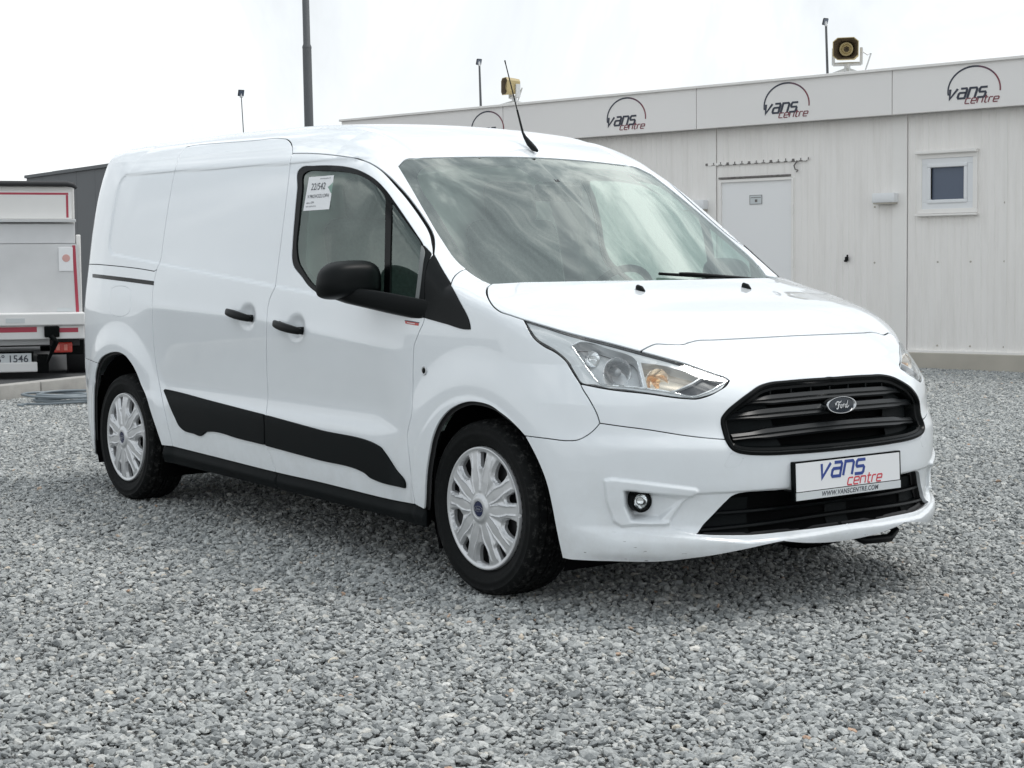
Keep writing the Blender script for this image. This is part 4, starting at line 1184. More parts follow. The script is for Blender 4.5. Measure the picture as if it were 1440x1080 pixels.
# railing and small plant on the roof edge at its left end
rl = MB()
for x_ in (.02, .55, 1.1): rl.tube([(x_, .5, Hh), (x_, .5, Hh+.16)], .014, 6)
rl.tube([(.02, .5, Hh+.15), (1.1, .5, Hh+.15)], .012, 6); rl.box((.5, .9, Hh+.06), (.7, .4, .10))
rl.build('roof_railing', M['galv'], hall, 40)
# ------------------------------------------------------------------ the white panel van
van = thing('delivery_van', 'white panel van with black door mouldings parked on grey gravel in front', 'van')
def put(name, res, mats, parent=van, mirror=True, label=None):
    """right-hand panel and its mirror image on the left-hand side"""
    me, mirrored = res
    a = new_obj(name, me, parent, mats)
    if not mirror: return a, None
    me2 = mirrored()
    b = new_obj(name, me2, parent if not isinstance(parent, tuple) else parent[1], mats)
    return a, b
PM = (M['paint'], M['seal'])

def lerp_curve(a, b, n=40):
    t = np.linspace(0, 1, n)[:, None]; return a*(1-t)+b*t
def centre_front(z0, z1, n=40):
    z = np.linspace(z0, z1, n); o = np.stack([np.full(n, 2.0), np.zeros(n), z], 1)
    return trace(o, np.broadcast_to(np.array([-1., 0, 0]), o.shape))
def from_top(x, y):
    o = np.stack([x, y, np.full(len(x), 2.6)], 1)
    return trace(o, np.broadcast_to(np.array([0, 0, -1.]), o.shape))
def from_side(x, z):
    o = np.stack([x, np.full(len(x), -1.6), z], 1)
    return trace(o, np.broadcast_to(np.array([0, 1., 0]), o.shape))
rev = lambda c: c[::-1]

# ---- shut lines, read off as curves on the skin
c_door_top = curve([(411, 215.5), (435, 215.5), (460, 217), (485, 220), (500, 222.5), (520, 228.8), (535, 237.5), (547.5, 247.5), (560, 260), (572.5, 273.8), (585, 290), (597.5, 308), (606, 322), (610, 332.5), (611, 345), (610, 357.5)])
c_front_seam = curve([(610, 357.5), (605, 375), (600, 410), (597.5, 440), (596, 451), (589, 467.5), (582.5, 485), (581, 507.5), (580, 560), (578, 585), (574.5, 600), (572.5, 612), (574.5, 635), (577, 660), (580, 689), (583.5, 709.5)])
c_B_up = curve([(411, 215.5), (408.5, 224), (407.5, 235), (400, 300), (392.5, 360), (387, 403)])
c_B_low = curve([(387, 403), (379, 421), (376, 436), (375, 455), (375, 520), (376.5, 560), (375, 575), (373.2, 590), (374, 625), (381, 643), (388, 664.5)])
c_B = np.concatenate([c_B_up, c_B_low[1:]])
c_slide_top = curve([(411, 215.5), (411, 208), (409, 200.5), (404.5, 196), (396, 194.5), (362.5, 197), (325, 200), (300, 201.7), (280, 203.4), (270, 204.7)])
c_slide_rear = curve([(270, 204.7), (260, 208), (254, 215), (249, 228), (245, 244), (240, 270), (235, 300), (229, 342), (225, 367.5), (221.5, 376), (219, 385), (216, 398), (214, 420), (214.5, 455), (217.5, 500), (225, 545), (234, 590), (243, 628)])
c_sill = curve([(243, 628), (300, 642.3), (388, 664.5), (460, 681), (485, 687.3), (560, 705.2), (583.5, 709.5)])
i_b = int(np.argmin(np.linalg.norm(c_sill-c_B[-1], axis=1)))
c_sill_slide = np.concatenate([c_sill[:i_b], c_B[-1:]]); c_sill_door = np.concatenate([c_B[-1:], c_sill[i_b+1:]])
c_fender_sill = curve([(583.5, 709.5), (590, 713), (596.5, 716.5)])
c_arch_f = curve([(596.5, 716.5), (597.6, 700), (598, 684.4), (599.4, 663.7), (602.8, 640.4), (609, 611.9), (617, 593.7), (630, 578), (643, 569.9), (661, 565.2), (674, 566.2), (689.6, 570.9), (702, 579.5), (715.6, 590), (728, 602), (737.8, 613)])
c_arch_f2 = curve([(737.8, 613), (741.5, 619.6), (757, 650), (767.4, 676.7), (775, 707.8), (780.4, 736.3), (785.6, 762), (790.7, 785)])
c_bumper_seam_side = curve([(737.8, 613), (771, 617), (798.9, 619.8), (811.4, 618.9), (823.9, 613.3), (837.8, 602.2), (843.3, 595.3)])
c_bumper_seam = curve([(843.3, 595.3), (877, 600), (910, 604.2), (965.6, 612.8), (1000, 616.5), (1020, 618.0)])
c_fender_front = curve([(815.6, 540), (817, 543), (829.4, 563.3), (840.6, 586), (843.3, 595.3)])
c_lamp_low_a = curve([(736.4, 449.4), (750, 475.8), (764, 487), (779.4, 495), (793.3, 506.4), (807.2, 527.2), (815.6, 540)])
c_lamp_low_b = curve([(815.6, 540), (854.4, 547.4), (910, 553.8), (965.6, 560.8), (979.4, 561.2), (993.3, 557.8), (1012, 548.5), (1022, 541.5), (1026, 535)])
c_lamp_top_a = curve([(736.4, 449.4), (765, 457.8), (793, 466), (854.4, 481.6), (900.3, 494)])
c_lamp_top_b = curve([(900.3, 494), (930, 502), (965.6, 512), (1007, 526.5), (1020, 530.8), (1026, 535)])
c_hood_side = curve([(692, 399), (686, 403.5), (685, 410.5), (688, 421.7), (694, 431), (702, 437.5), (718, 443.2), (736.4, 449.4)])
P_hood_mid = from_top(np.array([.80]), np.array([0.]))
def hood_front():
    a = hit(crom([(900.3, 494), (910, 488.5), (921, 484.0), (937.8, 484.2), (961.4, 484.0), (969, 481.5), (978, 479.2), (1005, 477.8)], 3))
    # from there the shut line runs nearly straight across the nose
    b = hit(crom([(978, 479.2), (1005, 477.8), (1060, 475.0), (1110, 472.3), (1160, 469.6)], 4))
    i = int(np.argmax(b[:, 1] > 0)); t = b[i-1, 1]/(b[i-1, 1]-b[i, 1]); c = b[i-1]+(b[i]-b[i-1])*t; c[1] = 0
    n = int(np.argmin(np.abs(b[:, 1]-a[-1, 1])))
    return np.concatenate([a, b[(b[:, 1] > a[-1, 1]+.004) & (b[:, 1] < -.003)], c[None]])
c_hood_front = hood_front()
pc = c_hood_side[0]
yy = np.linspace(0, pc[1], 50); xx = .035+(pc[0]-.035)*np.abs(yy/pc[1])**2.0
c_hood_rear = from_top(xx, yy); c_hood_rear[-1] = pc; c_hood_rear[0, 1] = 0
c_scuttle = curve([(634.5, 400), (635, 396.5), (638, 390), (645.5, 382.8), (656, 377.5)])
# windscreen's outer edge
c_ws_side = curve([(561, 233.7), (572.5, 252.5), (600, 300), (622.5, 337.5), (647.5, 371), (656, 377.8), (675, 391), (692, 399)])
c_ws_corner = curve([(577, 222.3), (571, 224), (561, 233.7)], 2.0)
i_s = int(np.argmin(np.linalg.norm(c_ws_side-c_scuttle[-1], axis=1)))
c_ws_side[i_s] = c_scuttle[-1]
ph = c_ws_corner[0]
yy = np.linspace(0, ph[1], 50); xx = -.822+(ph[0]+.822)*np.abs(yy/ph[1])**2.2
c_header = from_top(xx, yy); c_header[-1] = ph; c_header[0, 1] = 0
c_pillar_foot = curve([(610, 357.5), (620, 376), (634.5, 400)])

# ---- roof with pillars
x_r = np.linspace(-2.45, -3.70, 70)
p0 = c_slide_top[-1]
zs = np.interp(x_r, [-3.72, p0[0]], [1.705, p0[2]])
sel = x_r < p0[0]-.01
c_cant = np.concatenate([c_slide_top[-1:], from_side(x_r[sel], zs[sel])])
pe = c_cant[-1]
def rear_edge(z0, z1, n=40):
    z = np.linspace(z0, z1, n); return from_side(np.interp(z, [.3, 1.1, 1.7], [-3.76, -3.76, pe[0]]), z)
yy = np.linspace(pe[1], 0, 60)
c_roof_rear = from_top(np.full(60, pe[0]), yy); c_roof_rear[0] = pe; c_roof_rear[-1, 1] = 0
xx = np.linspace(pe[0], c_header[0, 0], 160); c_ridge = from_top(xx, np.zeros(160)); c_ridge[:, 1] = 0
c_ridge[0] = c_roof_rear[-1]; c_ridge[-1] = c_header[0]
OBL = OrthoDom((-.12, .72, -.68))
roof_segs = [(c_header, True), (c_ws_corner, True), (c_ws_side[:i_s+1], True), (rev(c_scuttle), True), (rev(c_pillar_foot), True), (rev(c_door_top), True),
             (c_slide_top, True), (c_cant, False), (c_roof_rear, True), (c_ridge, False)]
me = panel_mesh('roof', roof_segs, OBL, .012, both=True)
new_obj('roof', me, van, PM)

# ---- doors
win_out = [(410.5, 345), (413.8, 300), (417, 266), (420, 238), (424.5, 234.2), (440, 232.6), (465, 232), (485, 233.6), (500, 237), (515, 243.5), (530, 253.3), (542.5, 266), (558, 287), (572.5, 308), (586, 328), (596, 344), (599, 352), (597.5, 368), (590, 432), (583, 440), (545, 424), (500, 421), (462, 418), (442, 410), (435, 404.5), (423, 389), (411.5, 373), (409.8, 362)]
c_win = hit(crom(win_out, 3, True)); c_win = np.concatenate([c_win, c_win[:1]])
door_segs = [(c_door_top, True), (c_front_seam, True), (rev(c_sill_door), True), (rev(c_B), True)]
res = panel_mesh('front_door', door_segs, SIDE, .011, holes=[[(c_win, True)]])
fd = put('front_door', res, PM)
slide_segs = [(c_slide_top, True), (c_slide_rear, True), (c_sill_slide, True), (rev(c_B), True)]
sdoor = put('sliding_door', panel_mesh('sliding_door', slide_segs, SIDE, .011), PM)

# ---- rear quarter, in an upper and a lower panel, and the rear bumper corner
c_q_line = curve([(221.5, 376), (219.5, 382), (200, 378.5), (170, 374.8), (150, 372.9), (136, 371.8)])
i_q = int(np.argmin(np.linalg.norm(c_slide_rear-c_q_line[0], axis=1)))
j_q = int(np.argmin(np.linalg.norm(c_slide_rear-c_q_line[1], axis=1)))
c_q_line = np.concatenate([c_slide_rear[j_q:j_q+1], curve([(219.5, 382), (200, 378.5), (170, 374.8), (150, 372.9), (136, 371.8)])[1:]])
zq = c_q_line[-1]
xs = np.linspace(zq[0], -3.76, 20); c_q_line = np.concatenate([c_q_line, from_side(xs, np.full(20, zq[2]))[1:]])
c_rear_up = rear_edge(c_q_line[-1, 2], pe[2]); c_rear_up[0] = c_q_line[-1]; c_rear_up[-1] = pe
qu = [(rev(c_cant), False), (c_slide_rear[:j_q+1], True), (c_q_line, True), (c_rear_up, True)]
put('quarter_panel', panel_mesh('quarter_panel', qu, SIDE, .011), PM)
c_arch_r = curve([(137.5, 511), (141.5, 504), (148, 499), (157, 495.8), (166, 495.5), (174, 499), (183, 509), (192, 525), (198, 541), (205, 557), (212, 580), (220, 604), (227.5, 626.3)])
c_q_sill = curve([(227.5, 626.3), (243, 628)])
c_q_sill[-1] = c_slide_rear[-1]
c_bump_line = curve([(137.5, 511), (130, 508), (123.5, 505.3)])
zb = c_bump_line[-1]; xs = np.linspace(zb[0], -3.76, 16); c_bump_line = np.concatenate([c_bump_line, from_side(xs, np.full(16, zb[2]))[1:]])
c_rear_low = rear_edge(c_bump_line[-1, 2], c_q_line[-1, 2]); c_rear_low[0] = c_bump_line[-1]; c_rear_low[-1] = c_q_line[-1]
flap = hit(crom([(157, 405), (160, 403.5), (178, 403.5), (182, 406), (183.5, 420), (183, 436), (179, 442), (168, 445.5), (158, 444), (154.5, 436), (155, 420), (155.8, 409)], 2, True))
flap = np.concatenate([flap, flap[:1]])
ql = [(c_q_line, True), (rev(c_rear_low), True), (rev(c_bump_line), True), (c_arch_r, True), (c_q_sill, True), (rev(c_slide_rear[j_q:]), True)]
put('quarter_panel', panel_mesh('quarter_panel', ql, SIDE, .010, holes=[[(flap, True)]], rim=.016), PM)
put('fuel_flap', panel_mesh('fuel_flap', [(flap, True)], SIDE, .010, inset=.003), PM, mirror=False)
c_arch_r2 = curve([(137.5, 511), (134.5, 522), (132, 545), (131.5, 580), (132.5, 615), (133.5, 641)])
xs = np.linspace(c_arch_r2[-1, 0], -3.76, 24); c_rb_bot = np.concatenate([c_arch_r2[-1:], from_side(xs, np.full(24, c_arch_r2[-1, 2]))[1:]])
c_rear_b = rear_edge(c_rb_bot[-1, 2], c_bump_line[-1, 2]); c_rear_b[0] = c_rb_bot[-1]; c_rear_b[-1] = c_bump_line[-1]
put('rear_bumper', panel_mesh('rear_bumper', [(c_bump_line, True), (rev(c_rear_b), True), (rev(c_rb_bot), True), (rev(c_arch_r2), True)], SIDE, .012), PM)
zv = .235
c_val_f = from_side(np.linspace(c_arch_r2[-1, 0], c_arch_r2[-1, 0]+.03, 8), np.linspace(c_arch_r2[-1, 2], zv, 8))
xs = np.linspace(c_val_f[-1, 0], -3.70, 24); c_val_b = from_side(xs, np.full(24, zv)); 
c_val_r = from_side(np.linspace(-3.70, -3.76, 8), np.linspace(zv, c_rb_bot[-1, 2], 8)); c_val_r[-1] = c_rb_bot[-1]
put('rear_valance', panel_mesh('rear_valance', [(rev(c_rb_bot), True), (c_val_f, True), (c_val_b, True), (c_val_r, True)], SIDE, .015), (M['black_plastic'], M['seal']))
# tail: closing panel with the two rear doors, seen only from behind
REAR = OrthoDom((1, 0, 0))
c_re = np.concatenate([rear_edge(.40, pe[2], 60)]); c_re[-1] = pe
zt = np.linspace(c_roof_rear[-1, 2]-.0, .40, 60)
o = np.stack([np.full(60, -4.6), np.zeros(60), zt], 1); c_rc = trace(o, np.broadcast_to(np.array([1., 0, 0]), o.shape)); c_rc[:, 1] = 0
c_rc[0] = c_roof_rear[-1]
yb = np.linspace(0, c_re[0, 1], 30)
o = np.stack([np.full(30, -4.6), yb, np.full(30, .40)], 1); c_rbt = trace(o, np.broadcast_to(np.array([1., 0, 0]), o.shape)); c_rbt[0] = c_rc[-1]; c_rbt[-1] = c_re[0]
put('rear_door', panel_mesh('rear_door', [(c_roof_rear, True), (c_rc, True), (c_rbt, True), (c_re, True)], REAR, .03), PM)

# ---- fender, hood, upper fascia, bumper
fend = [(c_scuttle, True), (c_ws_side[i_s:], True), (c_hood_side, True), (c_lamp_low_a, True), (c_fender_front, True), (rev(c_bumper_seam_side), True), (rev(c_arch_f), True),
        (rev(c_fender_sill), True), (rev(c_front_seam), True), (c_pillar_foot, True)]
put('front_fender', panel_mesh('front_fender', fend, OrthoDom((-.35, 1, -.12)), .0095, rim=.018), PM)
hood = [(c_hood_rear, True), (c_hood_side, True), (c_lamp_top_a, True), (c_hood_front, True), (lerp_curve(c_hood_front[-1], c_hood_rear[0]), False)]
def crest(x0, x1, n=60):
    c = from_top(np.linspace(x0, x1, n), np.zeros(n)); c[:, 1] = 0; return c
hc = crest(c_hood_front[-1, 0], c_hood_rear[0, 0]); hc[0] = c_hood_front[-1]; hc[-1] = c_hood_rear[0]
hood[-1] = (hc, False)
new_obj('hood', panel_mesh('hood', hood, OrthoDom((-.25, .35, -1)), .010, both=True, inset=.0036), van, PM)

c_grille_l = [(1020, 618), (1016.5, 606), (1014.3, 596), (1014.8, 588), (1019, 581.5), (1037.9, 564.3), (1055, 551.5), (1067.4, 543), (1080, 538.6), (1105, 535.6), (1131.9, 533.2), (1160, 531.4)]
c_grille_r = [(1020, 618), (1024.4, 626), (1030, 632.5), (1038, 636.6), (1051.3, 639), (1070, 640), (1094.3, 639.6), (1120, 638)]
g_up = curve(c_grille_l); g_dn = curve(c_grille_r)
def to_centre(p, z_mid, n=26):
    y = np.linspace(p[1], 0, n); z = z_mid+(p[2]-z_mid)*np.abs(y/p[1])**2
    o = np.stack([np.full(n, 1.6), y, z], 1); c = trace(o, np.broadcast_to(np.array([-1., 0, 0]), o.shape)); c[0] = p; c[-1, 1] = 0
    return c
Z_GT, Z_GB = .790, .546
g_up = np.concatenate([g_up, to_centre(g_up[-1], Z_GT)[1:]]); g_dn = np.concatenate([g_dn, to_centre(g_dn[-1], Z_GB)[1:]])
cf = centre_front(Z_GT, c_hood_front[-1, 2]); cf[0] = g_up[-1]; cf[-1] = c_hood_front[-1]; cf[:, 1] = 0
fasc = [(rev(c_hood_front), True), (c_lamp_top_b, True), (rev(c_lamp_low_b), True), (c_fender_front, True), (c_bumper_seam, True), (g_up, True), (cf, False)]
FD = OrthoDom((-.85, .5, -.12))
new_obj('front_fascia', panel_mesh('front_fascia', fasc, FD, .009, both=True), van, PM)

lg_top = curve([(980.7, 749.6), (989.7, 739.5), (1005, 724), (1022.2, 707), (1031, 699), (1040, 695.6), (1051, 694), (1080, 692), (1108.9, 689.8)])
lg_bot = curve([(980.7, 749.6), (990, 751), (1020, 752), (1058.3, 751.5), (1100, 747.5), (1130, 744)])
lg_top = np.concatenate([lg_top, to_centre(lg_top[-1], .400)[1:]]); lg_bot = np.concatenate([lg_bot, to_centre(lg_bot[-1], .288)[1:]])
chin = curve([(790.7, 785), (800, 787), (820, 788.5), (867, 790), (920, 788.8), (964.4, 783.8), (1000, 779.3), (1022.2, 775.8), (1051, 770.2), (1072.8, 765.6), (1100, 760.4)])
chin = np.concatenate([chin, to_centre(chin[-1], .232)[1:]])
ca = centre_front(.232, .288); ca[0] = chin[-1]; ca[-1] = lg_bot[-1]; ca[:, 1] = 0
cb = centre_front(.400, Z_GB); cb[0] = lg_top[-1]; cb[-1] = g_dn[-1]; cb[:, 1] = 0
bump = [(rev(c_bumper_seam), True), (rev(c_bumper_seam_side), True), (c_arch_f2, True), (chin, True), (ca, False), (rev(lg_bot), True), (lg_top, True), (cb, False), (rev(g_dn), True)]
c9 = lambda l: np.array([(820+u*.3611, 560+v*.3611) for u, v in l])
BEZEL = c9([(82, 318), (110, 312), (250, 328), (440, 352), (452, 364), (432, 386), (300, 374), (175, 360), (160, 362), (165, 420), (188, 474), (250, 482), (336, 479), (340, 488), (322, 494), (210, 494), (150, 500), (118, 480), (92, 400)])
POCKET = c9([(160, 362), (300, 374), (405, 386), (385, 405), (300, 478), (188, 474), (166, 420)])
def sdist(uv, poly):
    d = poly_dist(uv, poly); return np.where(in_poly(uv, poly), d, -d)
def bump_disp(uv):
    d = .010*sstep(-1.2, 2.0, sdist(uv, BEZEL))
    s = sdist(uv, POCKET)
    depth = .045*(1-sstep(885, 966, uv[:, 0]))+.004
    d = d-depth*sstep(-.5, 5.0, s)
    # the part below the crease line is set back, the lip below the lower grille stands out again
    low = c9([(430, 374), (600, 366), (800, 351), (1050, 318), (1320, 280), (1420, 300), (1420, 420), (1200, 452), (900, 507), (660, 532), (445, 530), (345, 505), (338, 478), (390, 405)])
    d = d-.009*sstep(-.8, 1.4, sdist(uv, low))
    lip = c9([(105, 505), (250, 528), (445, 544), (640, 558), (700, 553), (900, 527), (1200, 470), (1400, 420), (1400, 520), (1000, 560), (640, 620), (400, 640), (100, 640)])
    sl = sdist(uv, lip)
    d = d+.009*sstep(-1.0, 1.2, sl)*sstep(850, 960, uv[:, 0])
    return d
class CamBoth(CamDom):
    pass
TOW = [(551, 262), (562, 236), (577, 213), (600, 222), (626, 233), (614, 254), (602, 269), (590, 273), (566, 273), (555, 270)]
tow = hit(crom(c9(TOW), 2.0, True)); tow = np.concatenate([tow, tow[:1]])
new_obj('front_bumper', panel_mesh('front_bumper', bump, CAMD, .0060, both=True, disp=bump_disp, rim=.03, holes=[[(tow, True)]], edge_out=.0010), van, PM)
me, mirrored = panel_mesh('tow_eye_cover', [(tow, True)], CAMD, .01, inset=.0024, rim=.01, flange=0, edge_out=.0010)
new_obj('tow_eye_cover', me, van, PM); new_obj('tow_eye_cover', mirrored(), van, PM)

# ---- windscreen: glass and the black ceramic band printed round it
WS = OrthoDom((-.545, 0, -.838))
ws_low = from_top(np.linspace(pc[0]+.01, .075, 40), np.linspace(pc[1], 0, 40))
# the glass runs on below the hood's rear edge
def glass_pt(x, y):
    return np.stack([x, y, T_roof(x)-C_roof(x)*y**2], 1)
yy = np.linspace(pc[1], 0, 40); ws_low = glass_pt(.06+(pc[0]-.03)*(yy/pc[1])**2, yy); ws_low[0] = pc; ws_low[-1, 1] = 0
def glass_panel(name, outline, mats, off, both, spacing=.02, holes=()):
    """like panel_mesh, on the glass surface alone"""
    uv0 = outline[:, :2]
    area = .5*np.sum(uv0[:, 0]*np.roll(uv0[:, 1], -1)-np.roll(uv0[:, 0], -1)*uv0[:, 1])
    if area < 0: uv0 = uv0[::-1]
    rings = [uv0]+[h[:, :2] for h in holes]
    lo, hi = uv0.min(0), uv0.max(0)
    g = np.stack([a.ravel() for a in np.meshgrid(np.arange(lo[0], hi[0], spacing), np.arange(lo[1], hi[1], spacing))], 1)
    g = g[in_poly(g, uv0)]
    for r in rings[1:]: g = g[~in_poly(g, r)]
    for r in rings: g = g[poly_dist(g, r) > .5*spacing]
    base = 0; fi = []
    for r in rings: fi.append(list(range(base, base+len(r)))); base += len(r)
    v2, _, f2, *_ = delaunay_2d_cdt([Vector(v) for v in np.concatenate(rings+[g])], [], fi, 2 if holes else 1, 1e-6)
    uv = np.array([[v.x, v.y] for v in v2])
    P = glass_pt(uv[:, 0], uv[:, 1]); h = 1e-3
    dx = (glass_pt(uv[:, 0]+h, uv[:, 1])-glass_pt(uv[:, 0]-h, uv[:, 1])); dy = (glass_pt(uv[:, 0], uv[:, 1]+h)-glass_pt(uv[:, 0], uv[:, 1]-h))
    N = np.cross(dx, dy); N /= np.linalg.norm(N, axis=1)[:, None]
    P = P+N*off
    f = [tuple(q) for q in f2]; n = len(P)
    if both:
        S = np.array([1, -1, 1.]); P = np.concatenate([P, P*S]); N = np.concatenate([N, N*S]); f = f+[tuple(i+n for i in q[::-1]) for q in f]
    me = grid_mesh(name, P, f); me.normals_split_custom_set_from_vertices([tuple(q) for q in N])
    return new_obj(name, me, van, mats)
ws_out = np.concatenate([c_header, c_ws_corner[1:], c_ws_side[1:], ws_low[1:]])
ws_out, _ = clean(ws_out, [0]*len(ws_out), 1e-4)
pane = glass_panel('windscreen', ws_out, (M['windscreen'],), -.004, True)
# the band: between the outer edge and an inner line (inner line in glass coordinates)
inn = hit(crom([(622, 229.5), (603, 231.5), (592.5, 236.5), (587.5, 246), (590, 256), (617, 300), (650, 355), (665, 377), (676, 386.5), (690, 393), (706, 395.2), (720, 395.8)], 3))
inn[:, 2] = 0
yy = np.linspace(inn[0, 1], 0, 40)
tp = np.stack([np.interp(np.abs(yy), [0, .10, .14, abs(inn[0, 1])], [c_header[0, 0]+.165, c_header[0, 0]+.165, c_header[0, 0]+.055, inn[0, 0]]), yy, yy*0], 1)
yy = np.linspace(inn[-1, 1], 0, 40); bt = np.stack([np.interp(np.abs(yy), [0, abs(inn[-1, 1])], [.02, inn[-1, 0]]), yy, yy*0], 1)
band_out = np.concatenate([ws_out, bt[::-1], inn[::-1][1:], tp[1:]])
band_out, _ = clean(band_out, [0]*len(band_out), 1e-4)
glass_panel('windscreen_band', band_out, (M['frit'],), -.0075, True)

# ---- headlights
lamp_out = np.concatenate([c_lamp_top_a, c_lamp_top_b[1:], rev(c_lamp_low_b)[1:], rev(c_lamp_low_a)[1:]])
lm, lmm = panel_mesh('lens', [(lamp_out, True)], FD, .012, off=-.001, inset=.004, rim=.02)
def lamp_side(flip):
    hl = bpy.data.objects.new('headlight', None); COL.objects.link(hl); hl.parent = van; hl.empty_display_size = .05
    S = np.array([1, -1, 1.]) if flip else np.ones(3)
    def pick(res, name, mats):
        me = res[1]() if flip else res[0]
        return new_obj(name, me, hl, mats)
    pick((lm, lmm), 'lens', (M['lens'], M['seal']))
    c7 = lambda l: hit(crom([(660+u/3.6, 380+v/3.6) for u, v in l], 2.5, True))
    def sub(name, pts, off, m, inset=.0, rim=.0, holes=()):
        c = c7(pts); c = np.concatenate([c, c[:1]])
        hs = []
        for h in holes:
            k = c7(h); hs.append([(np.concatenate([k, k[:1]]), True)])
        pick(panel_mesh(name, [(c, True)], FD, .008, off=off, inset=inset, rim=rim, holes=hs, flange=0), name, (m, M['bucket']))
    # back of the housing and its side walls
    b = panel_mesh('housing', [(lamp_out, True)], FD, .02, off=-.085, inset=.002, rim=0)
    pick(b, 'housing', (M['dark_bucket'],))
    E0 = [(285, 255), (310, 262), (480, 318), (700, 375), (865, 420), (1100, 485), (1245, 540), (1305, 556), (1290, 580), (1195, 628), (1140, 640), (1080, 636), (900, 610), (760, 592), (700, 588), (640, 572), (560, 560), (535, 520), (485, 445), (430, 398), (335, 338)]
    main_r = [(508, 378), (535, 360), (560, 352), (700, 385), (850, 452), (868, 520), (880, 588), (780, 582), (655, 566), (600, 500)]
    turn_r = [(868, 458), (960, 468), (1120, 505), (1190, 522), (1120, 565), (1020, 606), (900, 592), (885, 530)]
    end_r = [(1205, 526), (1262, 545), (1300, 558), (1225, 600), (1145, 632), (1060, 622), (1030, 610), (1130, 566)]
    sub('bezel', E0, -.012, M['bucket'], holes=[main_r, turn_r, end_r], rim=.05)
    sub('reflector', turn_r, -.050, M['warm_chrome'])
    sub('reflector', end_r, -.028, M['dark_bucket'])
    sub('reflector', main_r, -.068, M['bucket'])
    # chrome edge round the main bowl
    def edge_tube(px, r, off, m, name, closed=False):
        c = hit(crom([(660+u/3.6, 380+v/3.6) for u, v in px], 3, closed)); c = (c+gradF(c)*off)*S
        mb = MB(); mb.tube(list(c)+([c[0]] if closed else []), r, 6); mb.build(name, m, hl, 60)
    edge_tube([(560, 352), (512, 376), (600, 500), (655, 566), (780, 582), (880, 592), (1020, 612), (1140, 634), (1225, 604), (1300, 560)], .0035, -.010, M['chrome'], 'chrome_trim')
    edge_tube([(852, 456), (868, 520), (884, 590)], .003, -.014, M['chrome'], 'chrome_trim')
    # projector bowl and bulbs
    def dish(px, rad, off, m, name, depth, tilt=(1, -.25, .05)):
        p = hit([(660+px[0]/3.6, 380+px[1]/3.6)])[0]; n = gradF(p[None])[0]
        p = (p+n*off)*S; ax = Vector(np.array(tilt)*S).normalized()
        mtx = Matrix.Translation(Vector(p)) @ ax.to_track_quat('Z', 'Y').to_matrix().to_4x4()
        mb = MB(); prof = [(0, -depth)]+[(rad*t, -depth*(1-t**2)) for t in (.2, .4, .6, .8, 1)]+[(rad*1.06, .003), (rad*1.1, -.002)]
        mb.lathe(prof, mtx, 28); mb.build(name, m, hl, 50)
        return mtx
    mt = dish((745, 490), .048, -.036, M['bowl'], 'projector_bowl', .040)
    mb = MB(); mb.lathe([(0, .012), (.012, .008), (.016, -.004), (.016, -.03), (0, -.03)], mt, 16); mb.build('bulb_shield', M['steel'], hl, 40)
    mt = dish((610, 420), .026, -.050, M['chrome'], 'projector_bowl', .02)
    mt = dish((955, 535), .040, -.034, M['warm_chrome'], 'indicator_bowl', .03)
    mb = MB(); mb.lathe([(0, .010), (.008, .006), (.0105, -.006), (.0105, -.03), (0, -.03)], mt, 14); mb.build('indicator_bulb', M['amber'], hl, 40)
lamp_side(False); lamp_side(True)

# ---- grille
gr = bpy.data.objects.new('grille', None); COL.objects.link(gr); gr.parent = van; gr.empty_display_size = .05
g_out = np.concatenate([rev(g_up), g_dn[1:]])
# outline of the whole opening: right half from top centre round to bottom centre
mk = panel_mesh('grille_mesh', [(g_out, True), (to_centre(g_dn[-1]+np.array([0, -1e-6, 0]), Z_GB)[-1:], False), (centre_front(Z_GB, Z_GT), False)], FD, .03, off=-.070, inset=.0, rim=0, both=True)
def grid_black():
    m = mat('grille_mesh_black', (.0025, .0028, .003), .8, spec=.05)
    return m
new_obj('backing', mk, gr, (grid_black(),))
# solid blanking panels beside the radiator opening
def nose(y, z, off):
    n = len(y); o = np.stack([np.full(n, 1.6), y, z], 1); c = trace(o, np.broadcast_to(np.array([-1., 0, 0]), o.shape)); return c+gradF(c)*off
for s in (-1, 1):
    poly = np.array([(.275, .560), (.40, .556), (.455, .60), (.475, .66), (.43, .72), (.36, .765), (.30, .765)])
    nn = 14; V = []; Fc = []
    for i in range(nn):
        t = i/(nn-1)
        z = .556+(.76-.556)*t
        y0 = .262+.05*t; y1 = np.interp(z, [.556, .60, .66, .72, .77], [.40, .455, .475, .425, .34])-.006
        yy = np.linspace(y0, max(y1, y0+.01), 8); V.append(nose(-yy, np.full(8, z), -.045)*np.array([1, -s, 1]))
    V = np.concatenate(V)
    Fc = [(i*8+j, i*8+j+1, (i+1)*8+j+1, (i+1)*8+j) for i in range(nn-1) for j in range(7)]
    new_obj('blanking_panel', grid_mesh('blanking_panel', V, Fc), gr, (M['black_plastic'],))
